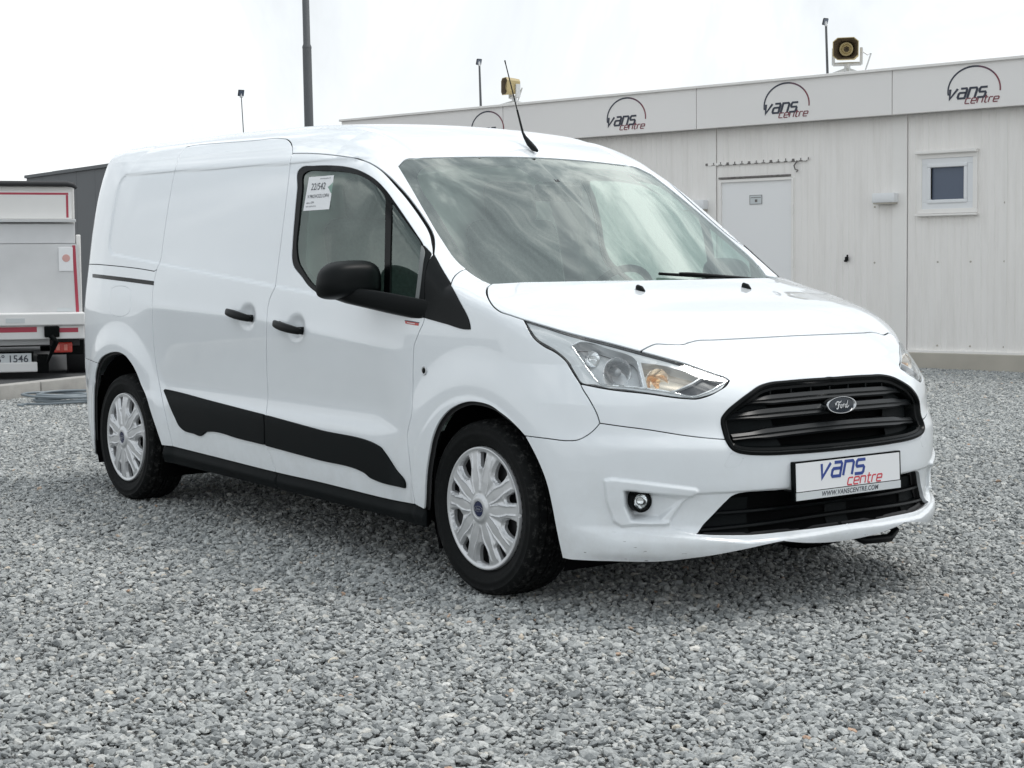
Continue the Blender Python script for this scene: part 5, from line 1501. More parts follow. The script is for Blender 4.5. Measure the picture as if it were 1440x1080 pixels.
# surround ring
fr = np.concatenate([g_out, (g_out[::-1]*np.array([1, -1, 1]))[1:-1]])
def ring_loft(path, prof, closed=True):
    """sweeps a profile (inwards, outwards) along a closed path on the nose"""
    n = len(path); N = gradF(path); cen = np.array([0, 0, (Z_GT+Z_GB)/2+.0])
    V = []
    for i in range(n):
        t = path[(i+1) % n]-path[i-1]; t = t/np.linalg.norm(t)
        inn_ = np.cross(N[i], t); inn_ /= np.linalg.norm(inn_)
        if inn_ @ (np.array([path[i][0], 0, cen[2]])-path[i]) < 0: inn_ = -inn_
        for a, b in prof: V.append(path[i]+inn_*a+N[i]*b)
    k = len(prof); Fc = [(i*k+j, i*k+j+1, ((i+1) % n)*k+j+1, ((i+1) % n)*k+j) for i in range(n) for j in range(k-1)]
    return V, Fc
fr2, _ = clean(fr, [0]*len(fr), .006)
V, Fc = ring_loft(fr2, [(-.001, -.02), (-.001, .002), (.002, .0055), (.010, .0055), (.014, .001), (.0165, -.008), (.024, -.012), (.028, -.06)])
bm_me = grid_mesh('surround', V, Fc, autosmooth=40); o = new_obj('surround', bm_me, gr, (M['gloss_black'],))
bm = bmesh.new(); bm.from_mesh(bm_me); bmesh.ops.recalc_face_normals(bm, faces=bm.faces[:]); bm.to_mesh(bm_me); bm.free()
# cross bars: kinked ends, a raised lower lip
def bar(z_end, y_end, z_mid, h, depth, name, off=-.020):
    y = np.linspace(-y_end, y_end, 49); a = np.abs(y)/y_end
    zc = z_mid+(z_end-z_mid)*a**2+.0
    hh = h*(1-.35*sstep(.70, .86, a))
    c = nose(y, zc, off)
    V = []
    for i in range(49):
        x, yy, z = c[i]; q = hh[i]
        V += [(x-depth, yy, z+q*.5), (x-.010, yy, z+q*.45), (x-.001, yy, z+q*.10), (x-.004, yy, z-q*.08), (x+.003, yy, z-q*.30), (x-.003, yy, z-q*.52), (x-depth, yy, z-q*.5)]
    k = 7; Fc = [(i*k+j, i*k+j+1, (i+1)*k+j+1, (i+1)*k+j) for i in range(48) for j in range(k-1)]
    me = grid_mesh(name, V, Fc, autosmooth=25); bm = bmesh.new(); bm.from_mesh(me); bmesh.ops.recalc_face_normals(bm, faces=bm.faces[:]); bm.to_mesh(me); bm.free()
    return new_obj(name, me, gr, (M['bar_black'],))
bar(.734, .400, .742, .034, .045, 'grille_bar'); bar(.678, .472, .690, .036, .045, 'grille_bar'); bar(.618, .462, .630, .036, .045, 'grille_bar')
bar(.768, .330, .772, .014, .03, 'grille_bar', -.030)
for k in range(-3, 4):
    c = nose(np.array([k*.095]), np.array([.765]), -.034)[0]
    mb = MB(); mb.box(c, (.03, .006, .030)); mb.build('grille_rib', M['satin_black'], gr)
# badge
cb_ = nose(np.array([0.]), np.array([.697]), .0)[0]; nb = Vector((1, 0, .10)).normalized()
ex, ey = Vector((0, 1, 0)), None
ey = nb.cross(ex).normalized()
bf = frame(Vector(cb_)+nb*.004, ex, ey, nb)
badge = MB().lathe([(.066, -.03), (.0745, -.004), (.0745, .002), (.0725, .0065), (.0685, .0065), (.0640, .0020), (.0640, -.002)], bf, 56, sy=.40).build('badge', M['badge_chrome'], van, 40)
MB().lathe([(.0645, .0020), (.045, .0030), (0, .0036)], bf, 56, sy=.395).build('enamel', M['emblem_dark'], badge, 60)
def script_word(parent, mtx, s, m):
    """the four script letters of the oval badge as brush strokes"""
    mb = MB(); h = [0.0]
    def st(pts, w):
        c = crom(pts, .035); c = [(x*s, y*s) for x, y in c]
        ws = [w*s*(.6+.4*math.sin(math.pi*(i+.5)/len(c))) for i in range(len(c))]
        mb.ribbon(c, ws, .0035+h[0], .0062+h[0], mtx); h[0] += .00006
    st([(-1.46, .40), (-1.58, .28), (-1.52, .12), (-1.36, .14), (-1.30, .34), (-1.12, .52), (-.84, .52), (-.52, .44), (-.30, .56), (-.22, .66)], .17)   # F top stroke
    st([(-.74, .46), (-.84, .14), (-.94, -.22), (-1.08, -.46), (-1.26, -.50), (-1.36, -.38)], .20)   # F stem
    st([(-1.10, .06), (-.88, .04), (-.66, .10), (-.56, .18)], .12)                       # F bar
    st([(-.34, .10), (-.52, -.02), (-.54, -.24), (-.40, -.38), (-.22, -.28), (-.18, -.06), (-.28, .10), (-.38, .06)], .14)   # o
    st([(-.18, .06), (.02, .00), (.12, .10), (.10, -.10), (.02, -.34)], .13)             # r stem
    st([(.08, -.02), (.20, .12), (.34, .14), (.38, .04)], .13)
    st([(.86, .08), (.68, .10), (.52, -.04), (.50, -.26), (.64, -.38), (.80, -.24), (.88, .04)], .14)  # d bowl
    st([(1.12, .64), (1.00, .30), (.88, -.06), (.84, -.30), (.98, -.38), (1.20, -.20), (1.34, -.06)], .15)             # d stem
    mb.build('lettering', m, parent)
script_word(badge, bf @ Matrix.Translation((.003, -.001, .0)), .0235, M['badge_chrome'])
# ---- lower grille
lg = bpy.data.objects.new('lower_grille', None); COL.objects.link(lg); lg.parent = van; lg.empty_display_size = .05
l_out = np.concatenate([rev(lg_top), lg_bot[1:]])
mk = panel_mesh('backing', [(l_out, True), (centre_front(.288, .400), False)], FD, .03, off=-.055, inset=0, rim=0, both=True)
new_obj('backing', mk, lg, (grid_black(),))
def lbar(z0, z1, y0, h, off, m):
    y = np.linspace(-y0, y0, 41); a = np.abs(y)/y0; c = nose(y, z0+(z1-z0)*a**2, off)
    V = []
    for i in range(41):
        x, yy, z = c[i]
        V += [(x-.035, yy, z+h*.5), (x-.004, yy, z+h*.4), (x, yy, z-.1*h), (x-.006, yy, z-h*.5), (x-.035, yy, z-h*.5)]
    Fc = [(i*5+j, i*5+j+1, (i+1)*5+j+1, (i+1)*5+j) for i in range(40) for j in range(4)]
    me = grid_mesh('grille_bar', V, Fc, autosmooth=25); bm = bmesh.new(); bm.from_mesh(me); bmesh.ops.recalc_face_normals(bm, faces=bm.faces[:]); bm.to_mesh(me); bm.free()
    new_obj('grille_bar', me, lg, (m,))
lbar(.362, .357, .53, .012, -.022, M['satin_black']); lbar(.322, .312, .575, .012, -.020, M['satin_black'])
for y0, y1 in ((-.045, .065), (-.62, -.40), (.40, .62)):
    V = []; nz = 6
    for i in range(nz):
        z = .298+.10*i/(nz-1); lim = np.interp(z, [.298, .40], [.595, .50])
        yy = np.clip(np.linspace(y0, y1, 8), -lim, lim); V.append(nose(yy, np.full(8, z), -.048))
    new_obj('blanking_panel', grid_mesh('blanking_panel', np.concatenate(V), [(i*8+j, i*8+j+1, (i+1)*8+j+1, (i+1)*8+j) for i in range(nz-1) for j in range(7)]), lg, (M['black_plastic'],))
# ---- side glass, mouldings, handles, mirrors: built on the right-hand side, mirrored to the left
SY = np.array([1, -1, 1.])
def pair(name, res, mats, parents):
    a = new_obj(name, res[0], parents[0], mats); b = new_obj(name, res[1](), parents[1], mats)
    return a, b
g1 = hit(crom([(427.5, 242.5), (432, 239.8), (450, 239.0), (472.5, 239.5), (495, 242.5), (515, 250.5), (530, 262), (540, 274), (540.5, 300), (540, 350), (538.5, 414), (500, 414), (462, 411), (444, 404.5), (437, 398), (425, 381), (418.5, 369), (415.8, 352), (419, 310), (423.5, 268)], 3, True))
g1 = np.concatenate([g1, g1[:1]])
g2 = hit(crom([(549.5, 285), (551.5, 284.5), (572, 313), (592.5, 345.5), (593, 350), (590, 380), (585.5, 420.5), (560, 416.5), (546.5, 413), (548, 340)], 3, True))
g2 = np.concatenate([g2, g2[:1]])
pair('window_frame', panel_mesh('window_frame', [(c_win, True)], SIDE, .015, off=-.0035, holes=[[(g1, True)], [(g2, True)]], inset=.0012, rim=.01, flange=0), (M['gloss_black'], M['seal']), fd)
pair('window_glass', panel_mesh('window_glass', [(g1, True)], SIDE, .03, off=-.0085, inset=-.004, rim=0), (M['glass'],), fd)
pair('quarter_glass', panel_mesh('quarter_glass', [(g2, True)], SIDE, .03, off=-.0075, inset=-.004, rim=0), (M['glass'],), fd)
# grey inner pillar seen through the quarter glass is part of the frame: a slim trim strip
sail = hit(crom([(597, 344.5), (604, 350), (610, 360), (621, 378), (634.5, 400.5), (646, 421), (663, 459), (663.3, 463), (659, 464), (628, 456), (597.5, 447.5), (597, 425), (602, 370), (601, 358)], 2.5, True)); sail = np.concatenate([sail, sail[:1]])
sail_b = hit(crom([(610, 358.5), (621, 379.5), (634.5, 401.5), (645.5, 422), (661.5, 458), (662, 463), (658, 463.2), (628, 455.5), (598.4, 447.2), (598.6, 425), (603.0, 371), (607, 362)], 2.5, True)); sail_b = np.concatenate([sail_b, sail_b[:1]])
pair('corner_cover', panel_mesh('corner_cover', [(sail_b, True)], SIDE, .015, off=.0035, inset=.0005, rim=.012, flange=0), (M['satin_black'], M['seal']), (van, van))
sail_a = hit(crom([(597, 346), (607, 357), (602.3, 369.5), (597.2, 425), (596.4, 446.8), (570, 440), (545, 434), (515, 428), (516, 419.5), (545, 419), (585.5, 424.5), (588, 415), (593.5, 362)], 2.5, True)); sail_a = np.concatenate([sail_a, sail_a[:1]])
pair('mirror_base', panel_mesh('mirror_base', [(sail_a, True)], SIDE, .015, off=.0045, inset=.0003, rim=.012, flange=0), (M['satin_black'], M['seal']), fd)
tr = hit(crom([(593.5, 346), (597, 352), (596, 372), (590, 424), (585.5, 423.5), (590.5, 380), (593, 352)], 2.5, True)); tr = np.concatenate([tr, tr[:1]])
M['trim_grey'] = mat('grey_pillar_trim', (.16, .17, .17), .5)
pair('pillar_trim', panel_mesh('pillar_trim', [(tr, True)], SIDE, .015, off=.0065, inset=.0002, rim=.006, flange=0), (M['trim_grey'], M['seal']), fd)
# lower mouldings
mo_s = hit(crom([(232, 549.5), (233.5, 547.9), (237, 548.6), (300, 565), (372, 583.6), (373, 600), (373.2, 624.8), (340, 616.8), (296, 606.2), (291, 606.6), (287, 610), (283.5, 612.2), (275, 609.5), (260, 604.5), (254.5, 599.5), (247.5, 586)], 2.5, True)); mo_s = np.concatenate([mo_s, mo_s[:1]])
mo_d = hit(crom([(374.6, 584.3), (450, 605), (532.5, 627.3), (536, 629.5), (540, 634.5), (557, 660), (571, 682.5), (570.5, 685.5), (533, 675.8), (522.5, 671), (514, 664), (508, 661), (450, 646), (375.6, 626)], 2.5, True)); mo_d = np.concatenate([mo_d, mo_d[:1]])
pair('side_moulding', panel_mesh('side_moulding', [(mo_s, True)], SIDE, .02, off=.009, inset=.0005, rim=.012, flange=0, edge_out=.003), (M['black_plastic'], M['black_plastic']), sdoor)
pair('side_moulding', panel_mesh('side_moulding', [(mo_d, True)], SIDE, .02, off=.009, inset=.0005, rim=.012, flange=0, edge_out=.003), (M['black_plastic'], M['black_plastic']), fd)
# black sill trim in two lengths
xa, xb = c_arch_r[-1, 0]+.004, c_arch_f[0, 0]-.002
sill_all = np.concatenate([c_q_sill, c_sill[1:], c_fender_sill[1:]])
def sill_piece(x0, x1):
    x = np.linspace(x0, x1, 40); zt = np.interp(x, sill_all[:, 0], sill_all[:, 2])-.004
    top = from_side(x, zt); zb_ = np.interp(x, [-2.7, -.35], [.238, .206])
    bot = from_side(x[::-1], zb_[::-1])
    def facet(uv):
        t = (np.interp(uv[:, 0], sill_all[:, 0], sill_all[:, 2])-uv[:, 1])/.07
        return .020*np.clip(t/.52, 0, 1)-.006*np.clip((t-.52)/.48, 0, 1)
    pair('sill_trim', panel_mesh('sill_trim', [(top, True), (bot, True)], SIDE, .009, off=-.012, disp=facet, inset=.001, rim=.05, flange=0, edge_out=.004), (M['black_plastic'], M['black_plastic']), (van, van))
xm_ = float(c_B[-1, 0])
sill_piece(xa, xm_); sill_piece(xm_+.001, xb)
# slot for the sliding door's roller
slot = hit(crom([(130.5, 385.4), (150, 387.5), (180, 391), (216, 395.6), (216.2, 400.8), (180, 396.0), (150, 392.2), (130.5, 389.8), (130.5, 385.4)], 2.0)[:-1]); slot = np.concatenate([slot, slot[:1]])
pair('roller_slot', panel_mesh('roller_slot', [(slot, True)], SIDE, .008, off=.002, inset=0, rim=.004, flange=0), (M['gloss_black'], M['seal']), (van, van))

def handle(px0, px1, parents):
    a, b = hit([px0])[0], hit([px1])[0]; n = gradF(((a+b)/2)[None])[0]
    ex = Vector(b-a).normalized(); nz = Vector(n); nz = (nz-ex*nz.dot(ex)).normalized(); ey = nz.cross(ex)
    Lh = float(np.linalg.norm(b-a))
    for par, fl in zip(parents, (False, True)):
        bm = bmesh.new(); n_ = 22; k = 12; rings = []
        for i in range(n_):
            t = i/(n_-1); u = (t-.5)*Lh
            bow = .018+.018*math.sin(math.pi*min(1, max(0, (t-.03)/.94)))**.6
            hh = .0185*(.75+.25*math.sin(math.pi*t)); th = .011
            if i in (0, n_-1): hh *= .75; th *= .7
            rr = []
            for q in range(k):
                an = 2*math.pi*q/k; cx, sx = math.cos(an), math.sin(an)
                p = Vector((a+b)/2)+ex*u+ey*(hh*math.copysign(abs(cx)**.6, cx))+nz*(bow+th*math.copysign(abs(sx)**.7, sx))
                if fl: p.y = -p.y
                rr.append(bm.verts.new(p))
            rings.append(rr)
        for i in range(n_-1):
            for q in range(k): bm.faces.new((rings[i][q], rings[i][(q+1) % k], rings[i+1][(q+1) % k], rings[i+1][q]))
        bm.faces.new(rings[0]); bm.faces.new(rings[-1])
        mb = MB(); mb.bm.free(); mb.bm = bm
        for t, l in ((.09, .030), (.88, .040)):
            p = Vector((a+b)/2)+ex*((t-.5)*Lh)+nz*.008
            q = [p-nz*.016, p+nz*.016]
            if fl: q = [Vector((w.x, -w.y, w.z)) for w in q]
            mb.tube(q, [l*.42, l*.36], 10)
        mb.build('door_handle', M['satin_black'], par, 45)
handle((323.5, 438.5), (357, 449), sdoor); handle((390.5, 454.5), (428, 466.5), fd)

# mirrors
MIRROR_Y = -1.0
mc = on_plane([(493, 404)], 1, MIRROR_Y)[0]
def mirror(fl, par):
    S = SY if fl else np.ones(3)
    root = bpy.data.objects.new('door_mirror', None); COL.objects.link(root); root.parent = par; root.empty_display_size = .05
    # local axes: e1 outwards (away from van), e2 forwards, e3 up
    Rm = Matrix.Rotation(R(-8), 3, 'Z')
    def P(a, f, u):
        v = Rm @ Vector((f, -a, u)); return (mc+np.array(v))*S
    W2, H2 = .131, .102
    def outline(q, k, f=1.0):
        an = 2*math.pi*q/k; c_, s_ = math.cos(an), math.sin(an)
        px_ = W2*f*math.copysign(abs(c_)**.54, c_); pu = H2*f*math.copysign(abs(s_)**.60, s_)
        if pu < 0: pu *= .46
        else: pu -= .014*max(0, px_/W2)**2
        return px_, pu+.010*(-px_/W2)*.3
    bm = bmesh.new(); n, k = 26, 40; rows = []
    # forward-facing shell that closes in towards its nose
    for i in range(n):
        t = i/(n-1)
        sc = math.cos(t*math.pi/2)**.50 if t < 1 else 0.0
        dp = .100*math.sin(t*math.pi/2)
        row = []
        for q in range(k):
            px_, pu = outline(q, k)
            row.append(bm.verts.new(P(px_*sc+.004*t, -.03+dp, pu*sc+.012*t)))
        rows.append(row)
    for i in range(n-1):
        for q in range(k): bm.faces.new((rows[i][q], rows[i][(q+1) % k], rows[i+1][(q+1) % k], rows[i+1][q]))
    back = [bm.verts.new(P(outline(q, k, .93)[0], -.048, outline(q, k, .93)[1])) for q in range(k)]
    for q in range(k): bm.faces.new((rows[0][q], rows[0][(q+1) % k], back[(q+1) % k], back[q]))
    mb = MB(); mb.bm.free(); mb.bm = bm; mb.build('mirror_shell', M['satin_black'], root, 50)
    mb = MB(); mb.quad([P(outline(q, k, .92)[0], -.044, outline(q, k, .92)[1]) for q in range(k)]); mb.build('mirror_glass', M['chrome'], root)
    # foot: a wedge sweeping from under the shell back to the door
    mb = MB(); bmx = mb.bm; rings = []
    path = [on_plane([(u, v)], 1, yv)[0] for u, v, yv in ((447, 405, -1.105), (462, 410, -1.07), (490, 415.5, -1.02), (522, 421, -.97), (556, 428, -.93), (596, 436, -.885))]
    hs = [.008, .020, .031, .036, .038, .037]; ws = [.022, .042, .052, .058, .064, .075]
    for p, h_, w_ in zip(path, hs, ws):
        rr = []
        for q in range(18):
            an = 2*math.pi*q/18; c_, s_ = math.cos(an), math.sin(an)
            rr.append(bmx.verts.new((np.array(p)+np.array([w_*math.copysign(abs(c_)**.6, c_), 0, h_*math.copysign(abs(s_)**.6, s_)]))*S))
        rings.append(rr)
    for i in range(len(rings)-1):
        for q in range(18): bmx.faces.new((rings[i][q], rings[i][(q+1) % 18], rings[i+1][(q+1) % 18], rings[i+1][q]))
    bmx.faces.new(rings[0]); bmx.faces.new(rings[-1])
    mb.build('mirror_arm', M['satin_black'], root, 50)
mirror(False, fd[0]); mirror(True, fd[1])

# small round key/camera sensor on the fender, sticker under the mirror
def disc_at(px, rad, name, parent, mats, fl=False, prof=None):
    p = hit([px])[0]; n = gradF(p[None])[0]
    mtx = Matrix.Translation(Vector(p+n*.001)) @ Vector(n).to_track_quat('Z', 'Y').to_matrix().to_4x4()
    mb = MB(); mb.lathe(prof or [(rad, -.003), (rad, .002), (rad*.8, .004), (0, .004)], mtx, 24)
    return mb.build(name, mats, parent, 40), mtx
rp, mt = disc_at((597, 521.3), .013, 'side_repeater', van, M['silver'], prof=[(.0175, -.003), (.0175, .003), (.0155, .0045), (.0115, .003), (.0115, .001)])
MB().lathe([(.0118, .0015), (.0075, .003), (.0070, .0045), (0, .005)], mt, 20).build('repeater_lens', M['gloss_black'], rp, 40)
def decal(px_quad, off, name, m, parent, n=6):
    q = np.array(px_quad, float); V = []
    for i in range(n+1):
        for j in range(n+1):
            u, v = i/n, j/n
            V.append((1-u)*(1-v)*q[0]+u*(1-v)*q[1]+u*v*q[2]+(1-u)*v*q[3])
    P = hit(V); P = P+gradF(P)*off; k = n+1
    return new_obj(name, grid_mesh(name, P, [(i*k+j, (i+1)*k+j, (i+1)*k+j+1, i*k+j+1) for i in range(n) for j in range(n)]), parent, (m,))
st_ = decal([(569.5, 450.4), (589.5, 453.6), (588.6, 458.2), (570.4, 455)], .0012, 'sticker', M['red_ink'], fd[0])
decal([(569.5, 449.9), (590, 453.2), (589.7, 454.5), (569.6, 451.2)], .0016, 'sticker_edge', M['emblem_blue'], st_)
decal([(573, 453.2), (584, 455), (583.8, 456), (573, 454.1)], .002, 'sticker_text', M['paper'], st_)

# notice taped inside the door window (its code square is left out)
def glass_quad(px, off): P = hit(px); return P+gradF(P)*off
def notice():
    root_q = [(432.8, 248.5), (468, 245.4), (461, 293.8), (424.5, 296.2)]
    P = glass_quad(root_q, -.0065); base = new_obj('paper_notice', grid_mesh('paper_notice', P, [(0, 1, 2, 3)], False), fd[0], (M['paper'],))
    nrm = gradF(P[:1])[0]
    o3 = P[3]; ex = P[2]-P[3]; ey = P[0]-P[3]; wx, wy = np.linalg.norm(ex), np.linalg.norm(ey)
    ux, uy = ex/wx, ey/wy
    mtx = frame(o3+nrm*.0012, ux, uy, nrm)
    def text(s_, x, y, size, m):
        tc = bpy.data.curves.new('print', 'FONT'); tc.body = s_; tc.size = size; tc.align_x = 'LEFT'
        tmp = bpy.data.objects.new('tmp', tc); COL.objects.link(tmp)
        dg = bpy.context.evaluated_depsgraph_get(); me = bpy.data.meshes.new_from_object(tmp.evaluated_get(dg))
        bpy.data.objects.remove(tmp); bpy.data.curves.remove(tc)
        me.transform(mtx @ Matrix.Translation((x*wx, y*wy, 0)))
        return new_obj('print', me, base, (m,))
    text('22/542', .16, .60, .042, M['ink']); text('V PROVOZU DPH', .08, .36, .022, M['ink'])
    text('cena s DPH', .08, .20, .013, M['ink']); text('vans centre s.r.o.', .08, .10, .012, M['ink']); text('www.vanscentre.com', .45, .90, .010, M['ink'])
notice()

# ---- fog lamps
def fog(fl):
    S = SY if fl else np.ones(3)
    p = hit([(899, 708)])[0]; n = gradF(p[None])[0]
    q = (p-n*.030)*S; ax = Vector(np.array([1, -.30, .02])*S).normalized()
    mtx = Matrix.Translation(Vector(q)) @ ax.to_track_quat('Z', 'Y').to_matrix().to_4x4()
    o = MB().lathe([(.036, -.03), (.037, .014), (.036, .018), (.028, .018), (.024, .006)], mtx, 32).build('fog_lamp', M['gloss_black'], van, 40)
    MB().lathe([(.0245, .007), (.018, -.004), (.010, -.010), (0, -.011)], mtx, 28).build('reflector', M['chrome'], o, 50)
    MB().lathe([(.0255, .009), (.015, .014), (0, .016)], mtx, 28).build('lens', M['lens'], o, 60)
fog(False); fog(True)

# ---- number-plate holder with the dealer's lettering
pl_c = np.array([nose(np.array([0.]), np.array([.46]), 0)[0][0]+.004, 0, .4575])
ez = Vector((1, 0, .045)).normalized(); ex = Vector((0, 1, 0)); ey = ez.cross(ex).normalized()
pf = frame(pl_c, ex, ey, ez)
bz = MB(); 
outl = [(-.268, -.066), (.268, -.066), (.268, .062), (-.268, .062)]
bz.prism([(-.270, -.066), (-.267, -.069), (.267, -.069), (.270, -.066), (.270, .062), (.267, .065), (-.267, .065), (-.270, .062)], -.009, .006, pf)
pl = bz.build('number_plate', M['gloss_black'], van)
MB().prism([(-.262, -.037), (.262, -.037), (.262, .059), (-.262, .059)], .0064, .0078, pf).build('plate_face', M['plate_white'], pl)
MB().prism([(-.264, -.066), (.264, -.066), (.264, -.040), (-.264, -.040)], .0064, .0098, pf).build('plate_strip', M['plate_grey'], pl)
word('vans', pf @ Matrix.Translation((-.152, .002, 0)), .047, .23, .0074, .0086, M['blue_ink'], pl, gap=.32)
word('centre', pf @ Matrix.Translation((-.012, -.033, 0)), .024, .21, .0074, .0086, M['plate_red'], pl, gap=.36, sx=1.12)
print_text('WWW.VANSCENTRE.COM', pf @ Matrix.Translation((.0, -.0535, .0102)), .0225, M['ink'], pl, shear=.2, space=1.08, bold=.0006)

# ---- aerial, washer jets, wipers
ab = hit([(753, 209.5)])[0]; ab = from_top(np.array([-.90]), np.array([0.]))[0]
aer = MB()
def ell(c, rx, ry, rz): pass
b_ = []
for x0, z0, rx in ((.055, .0, .010), (.03, .010, .018), (-.005, .030, .016), (-.035, .058, .010), (-.052, .080, .006)):
    b_.append((ab[0]+x0, 0, ab[2]+z0))
aer.tube([(ab[0]+.060, .03, ab[2]-.014), (ab[0]+.035, .03, ab[2]-.002), (ab[0]+.005, .03, ab[2]+.020), (ab[0]-.025, .03, ab[2]+.048), (ab[0]-.042, .03, ab[2]+.070)], [.006, .013, .013, .008, .005], 14)
aerial = aer.build('aerial_base', M['satin_black'], van, 60)
tipd = Vector((-.195, 0, .49)).normalized()
s0 = Vector((ab[0]-.040, .03, ab[2]+.066))
MB().tube([s0, s0+tipd*.11], [.0052, .0042], 8).tube([s0+tipd*.105, s0+tipd*.25, s0+tipd*.325, s0+tipd*.345], [.0028, .0026, .0024, .0034], 8).build('rod', M['satin_black'], aerial, 50)
for s in (-1, 1):
    p = from_top(np.array([.165]), np.array([s*.273]))[0]
    bm = MB(); bm.tube([p+np.array([.024, 0, -.003]), p+np.array([.005, 0, .006]), p+np.array([-.012, 0, .010]), p+np.array([-.016, 0, .002])], [.004, .011, .012, .008], 10)
    bm.build('washer_jet', M['satin_black'], van, 60)
def wiper(y0, y1, xo):
    # arm from the scuttle, blade lying low along the glass
    g = lambda x, y, h: Vector((x, y, float(T_roof(np.array([x]))[0]-C_roof(np.array([x]))[0]*y*y)+h))
    A = MB(); ys = np.linspace(y0, y1, 10)
    pts = [g(xo-.005-.04*i/9-.12*(y/.73)**2, y, .018) for i, y in enumerate(ys)]
    A.tube(pts, [.008]*9+[.005], 8)
    o = A.build('wiper', M['satin_black'], van, 60)
    ys = np.linspace(y0+.05*(1 if y1 > y0 else -1), y1+.10*(1 if y1 > y0 else -1), 10)
    MB().tube([g(xo-.012-.045*i/9-.125*(y/.73)**2, y, .010) for i, y in enumerate(ys)], .006, 6).build('blade', M['rubber'], o, 60)
wiper(-.40, .36, .035); wiper(.60, .12, .0)

# ---- interior
inn_ = bpy.data.objects.new('cabin', None); COL.objects.link(inn_); inn_.parent = van; inn_.empty_display_size = .1
lin = panel_mesh('door_card', [(c_door_top, True), (c_front_seam, True), (rev(c_sill_door), True), (rev(c_B), True)], SIDE, .04, off=-.07, inset=.01, holes=[[(c_win, True)]], rim=0)
new_obj('door_card', lin[0], inn_, (M['interior'],)); new_obj('door_card', lin[1](), inn_, (M['interior'],))
mb = MB(); mb.prism([(-.80, .36), (.80, .36), (.80, 1.05), (.74, 1.35), (.62, 1.66), (.45, 1.745), (-.45, 1.745), (-.62, 1.66), (-.74, 1.35), (-.80, 1.05)], -.02, .02, frame((-1.62, 0, 0), (0, 1, 0), (0, 0, 1), (1, 0, 0))); mb.build('bulkhead', M['bulkhead'], inn_)
mb = MB(); mb.box((-.95, 0, .34), (1.40, 1.6, .06)); mb.build('floor_mat', M['interior'], inn_)
# headliner follows the roof
xs = np.linspace(-1.60, -.86, 14); ys = np.linspace(-.62, .62, 17)
V = [(x, y, float(T_roof(np.array([x]))[0]-C_roof(np.array([x]))[0]*y*y-.065)) for x in xs for y in ys]
new_obj('headliner', grid_mesh('headliner', V, [(i*17+j, i*17+j+1, (i+1)*17+j+1, (i+1)*17+j) for i in range(13) for j in range(16)]), inn_, (M['bulkhead'],))
# dashboard
prof = [(-.05, .60), (-.62, .62), (-.66, .74), (-.60, .93), (-.52, 1.0), (-.40, 1.03), (-.20, 1.05), (.0, 1.03), (.05, .95)]
V = []; nyy = 15
for j in range(nyy):
    y = -.74+1.48*j/(nyy-1); hood = .05*math.exp(-((y-.38)/.2)**2)
    for (x, z) in prof: V.append((x+.10*(.5-(y/.74)**2*.9), y, z-.04*(y/.74)**2+(hood if -.62 < x < -.35 else 0)))
k = len(prof); new_obj('dashboard', grid_mesh('dashboard', V, [(j*k+i, j*k+i+1, (j+1)*k+i+1, (j+1)*k+i) for j in range(nyy-1) for i in range(k-1)], autosmooth=60), inn_, (M['dash'],))
# steering wheel (left-hand drive)
ax = Vector((-.86, 0, .50)).normalized(); mtx = Matrix.Translation((-.74, .38, 1.0)) @ ax.to_track_quat('Z', 'Y').to_matrix().to_4x4()
sw = MB(); ring = [(.185+.016*math.cos(a), .016*math.sin(a)) for a in np.linspace(0, 2*math.pi, 11)[:-1]]
sw.lathe(ring, mtx, 40, closed=True)
for a in (0, 180, 270):
    sw.tube([mtx @ Vector((.05*math.cos(R(a)), .05*math.sin(R(a)), -.02)), mtx @ Vector((.18*math.cos(R(a)), .18*math.sin(R(a)), 0))], [.03, .018], 8)
sw.lathe([(0, .01), (.06, .0), (.07, -.04), (0, -.06)], mtx, 24)
sw.build('steering_wheel', M['black_plastic'], inn_, 50)
for y in (-.38, .38):
    s_ = bpy.data.objects.new('seat', None); COL.objects.link(s_); s_.parent = inn_; s_.empty_display_size = .1
    MB().box((-1.12, y, .66), (.50, .50, .16), bevel=.06, seg=3).build('cushion', M['seat'], s_, 50)
    MB().box((-1.42, y, 1.05), (.15, .48, .68), rot=Matrix.Rotation(R(-14), 3, 'Y'), bevel=.06, seg=3).build('backrest', M['seat'], s_, 50)
    MB().box((-1.50, y, 1.46), (.10, .27, .20), rot=Matrix.Rotation(R(-10), 3, 'Y'), bevel=.045, seg=3).build('headrest', M['seat'], s_, 50)
# inside mirror
MB().box((-.66, 0, 1.475), (.03, .24, .07), bevel=.012).tube([(-.66, 0, 1.50), (-.70, 0, 1.53)], .012, 8).build('inside_mirror', M['gloss_black'], inn_, 50)

# ---- underside and wheel wells
ub = MB(); ub.box((-1.55, 0, .30), (2.25, 1.56, .20)); ub.box((.32, 0, .42), (.62, 1.14, .30)); ub.box((-3.45, 0, .46), (.62, 1.40, .24)); ub.box((0, 0, .62), (.95, 1.1, .55)); ub.box((-3.07, 0, .52), (.9, 1.15, .3))
ub.build('underbody', M['liner'], van)
def wheel_well(xc, s, rad, y_in, y_out):
    n = 28; V = []; 
    for i in range(n+1):
        a = R(-25)+R(230)*i/n
        for y in (y_in, y_out): V.append((xc+rad*math.cos(a), s*y, .32+rad*math.sin(a)))
    Fc = [(2*i, 2*i+1, 2*i+3, 2*i+2) for i in range(n)]
    c = len(V); V.append((xc, s*y_in, .32)); Fc += [(c, 2*i, 2*i+2) for i in range(n)]
    new_obj('wheel_well', grid_mesh('wheel_well', V, Fc), van, (M['liner'],))
for s in (-1, 1):
    wheel_well(.045, s, .415, .52, .845); wheel_well(-3.07, s, .41, .52, .86)
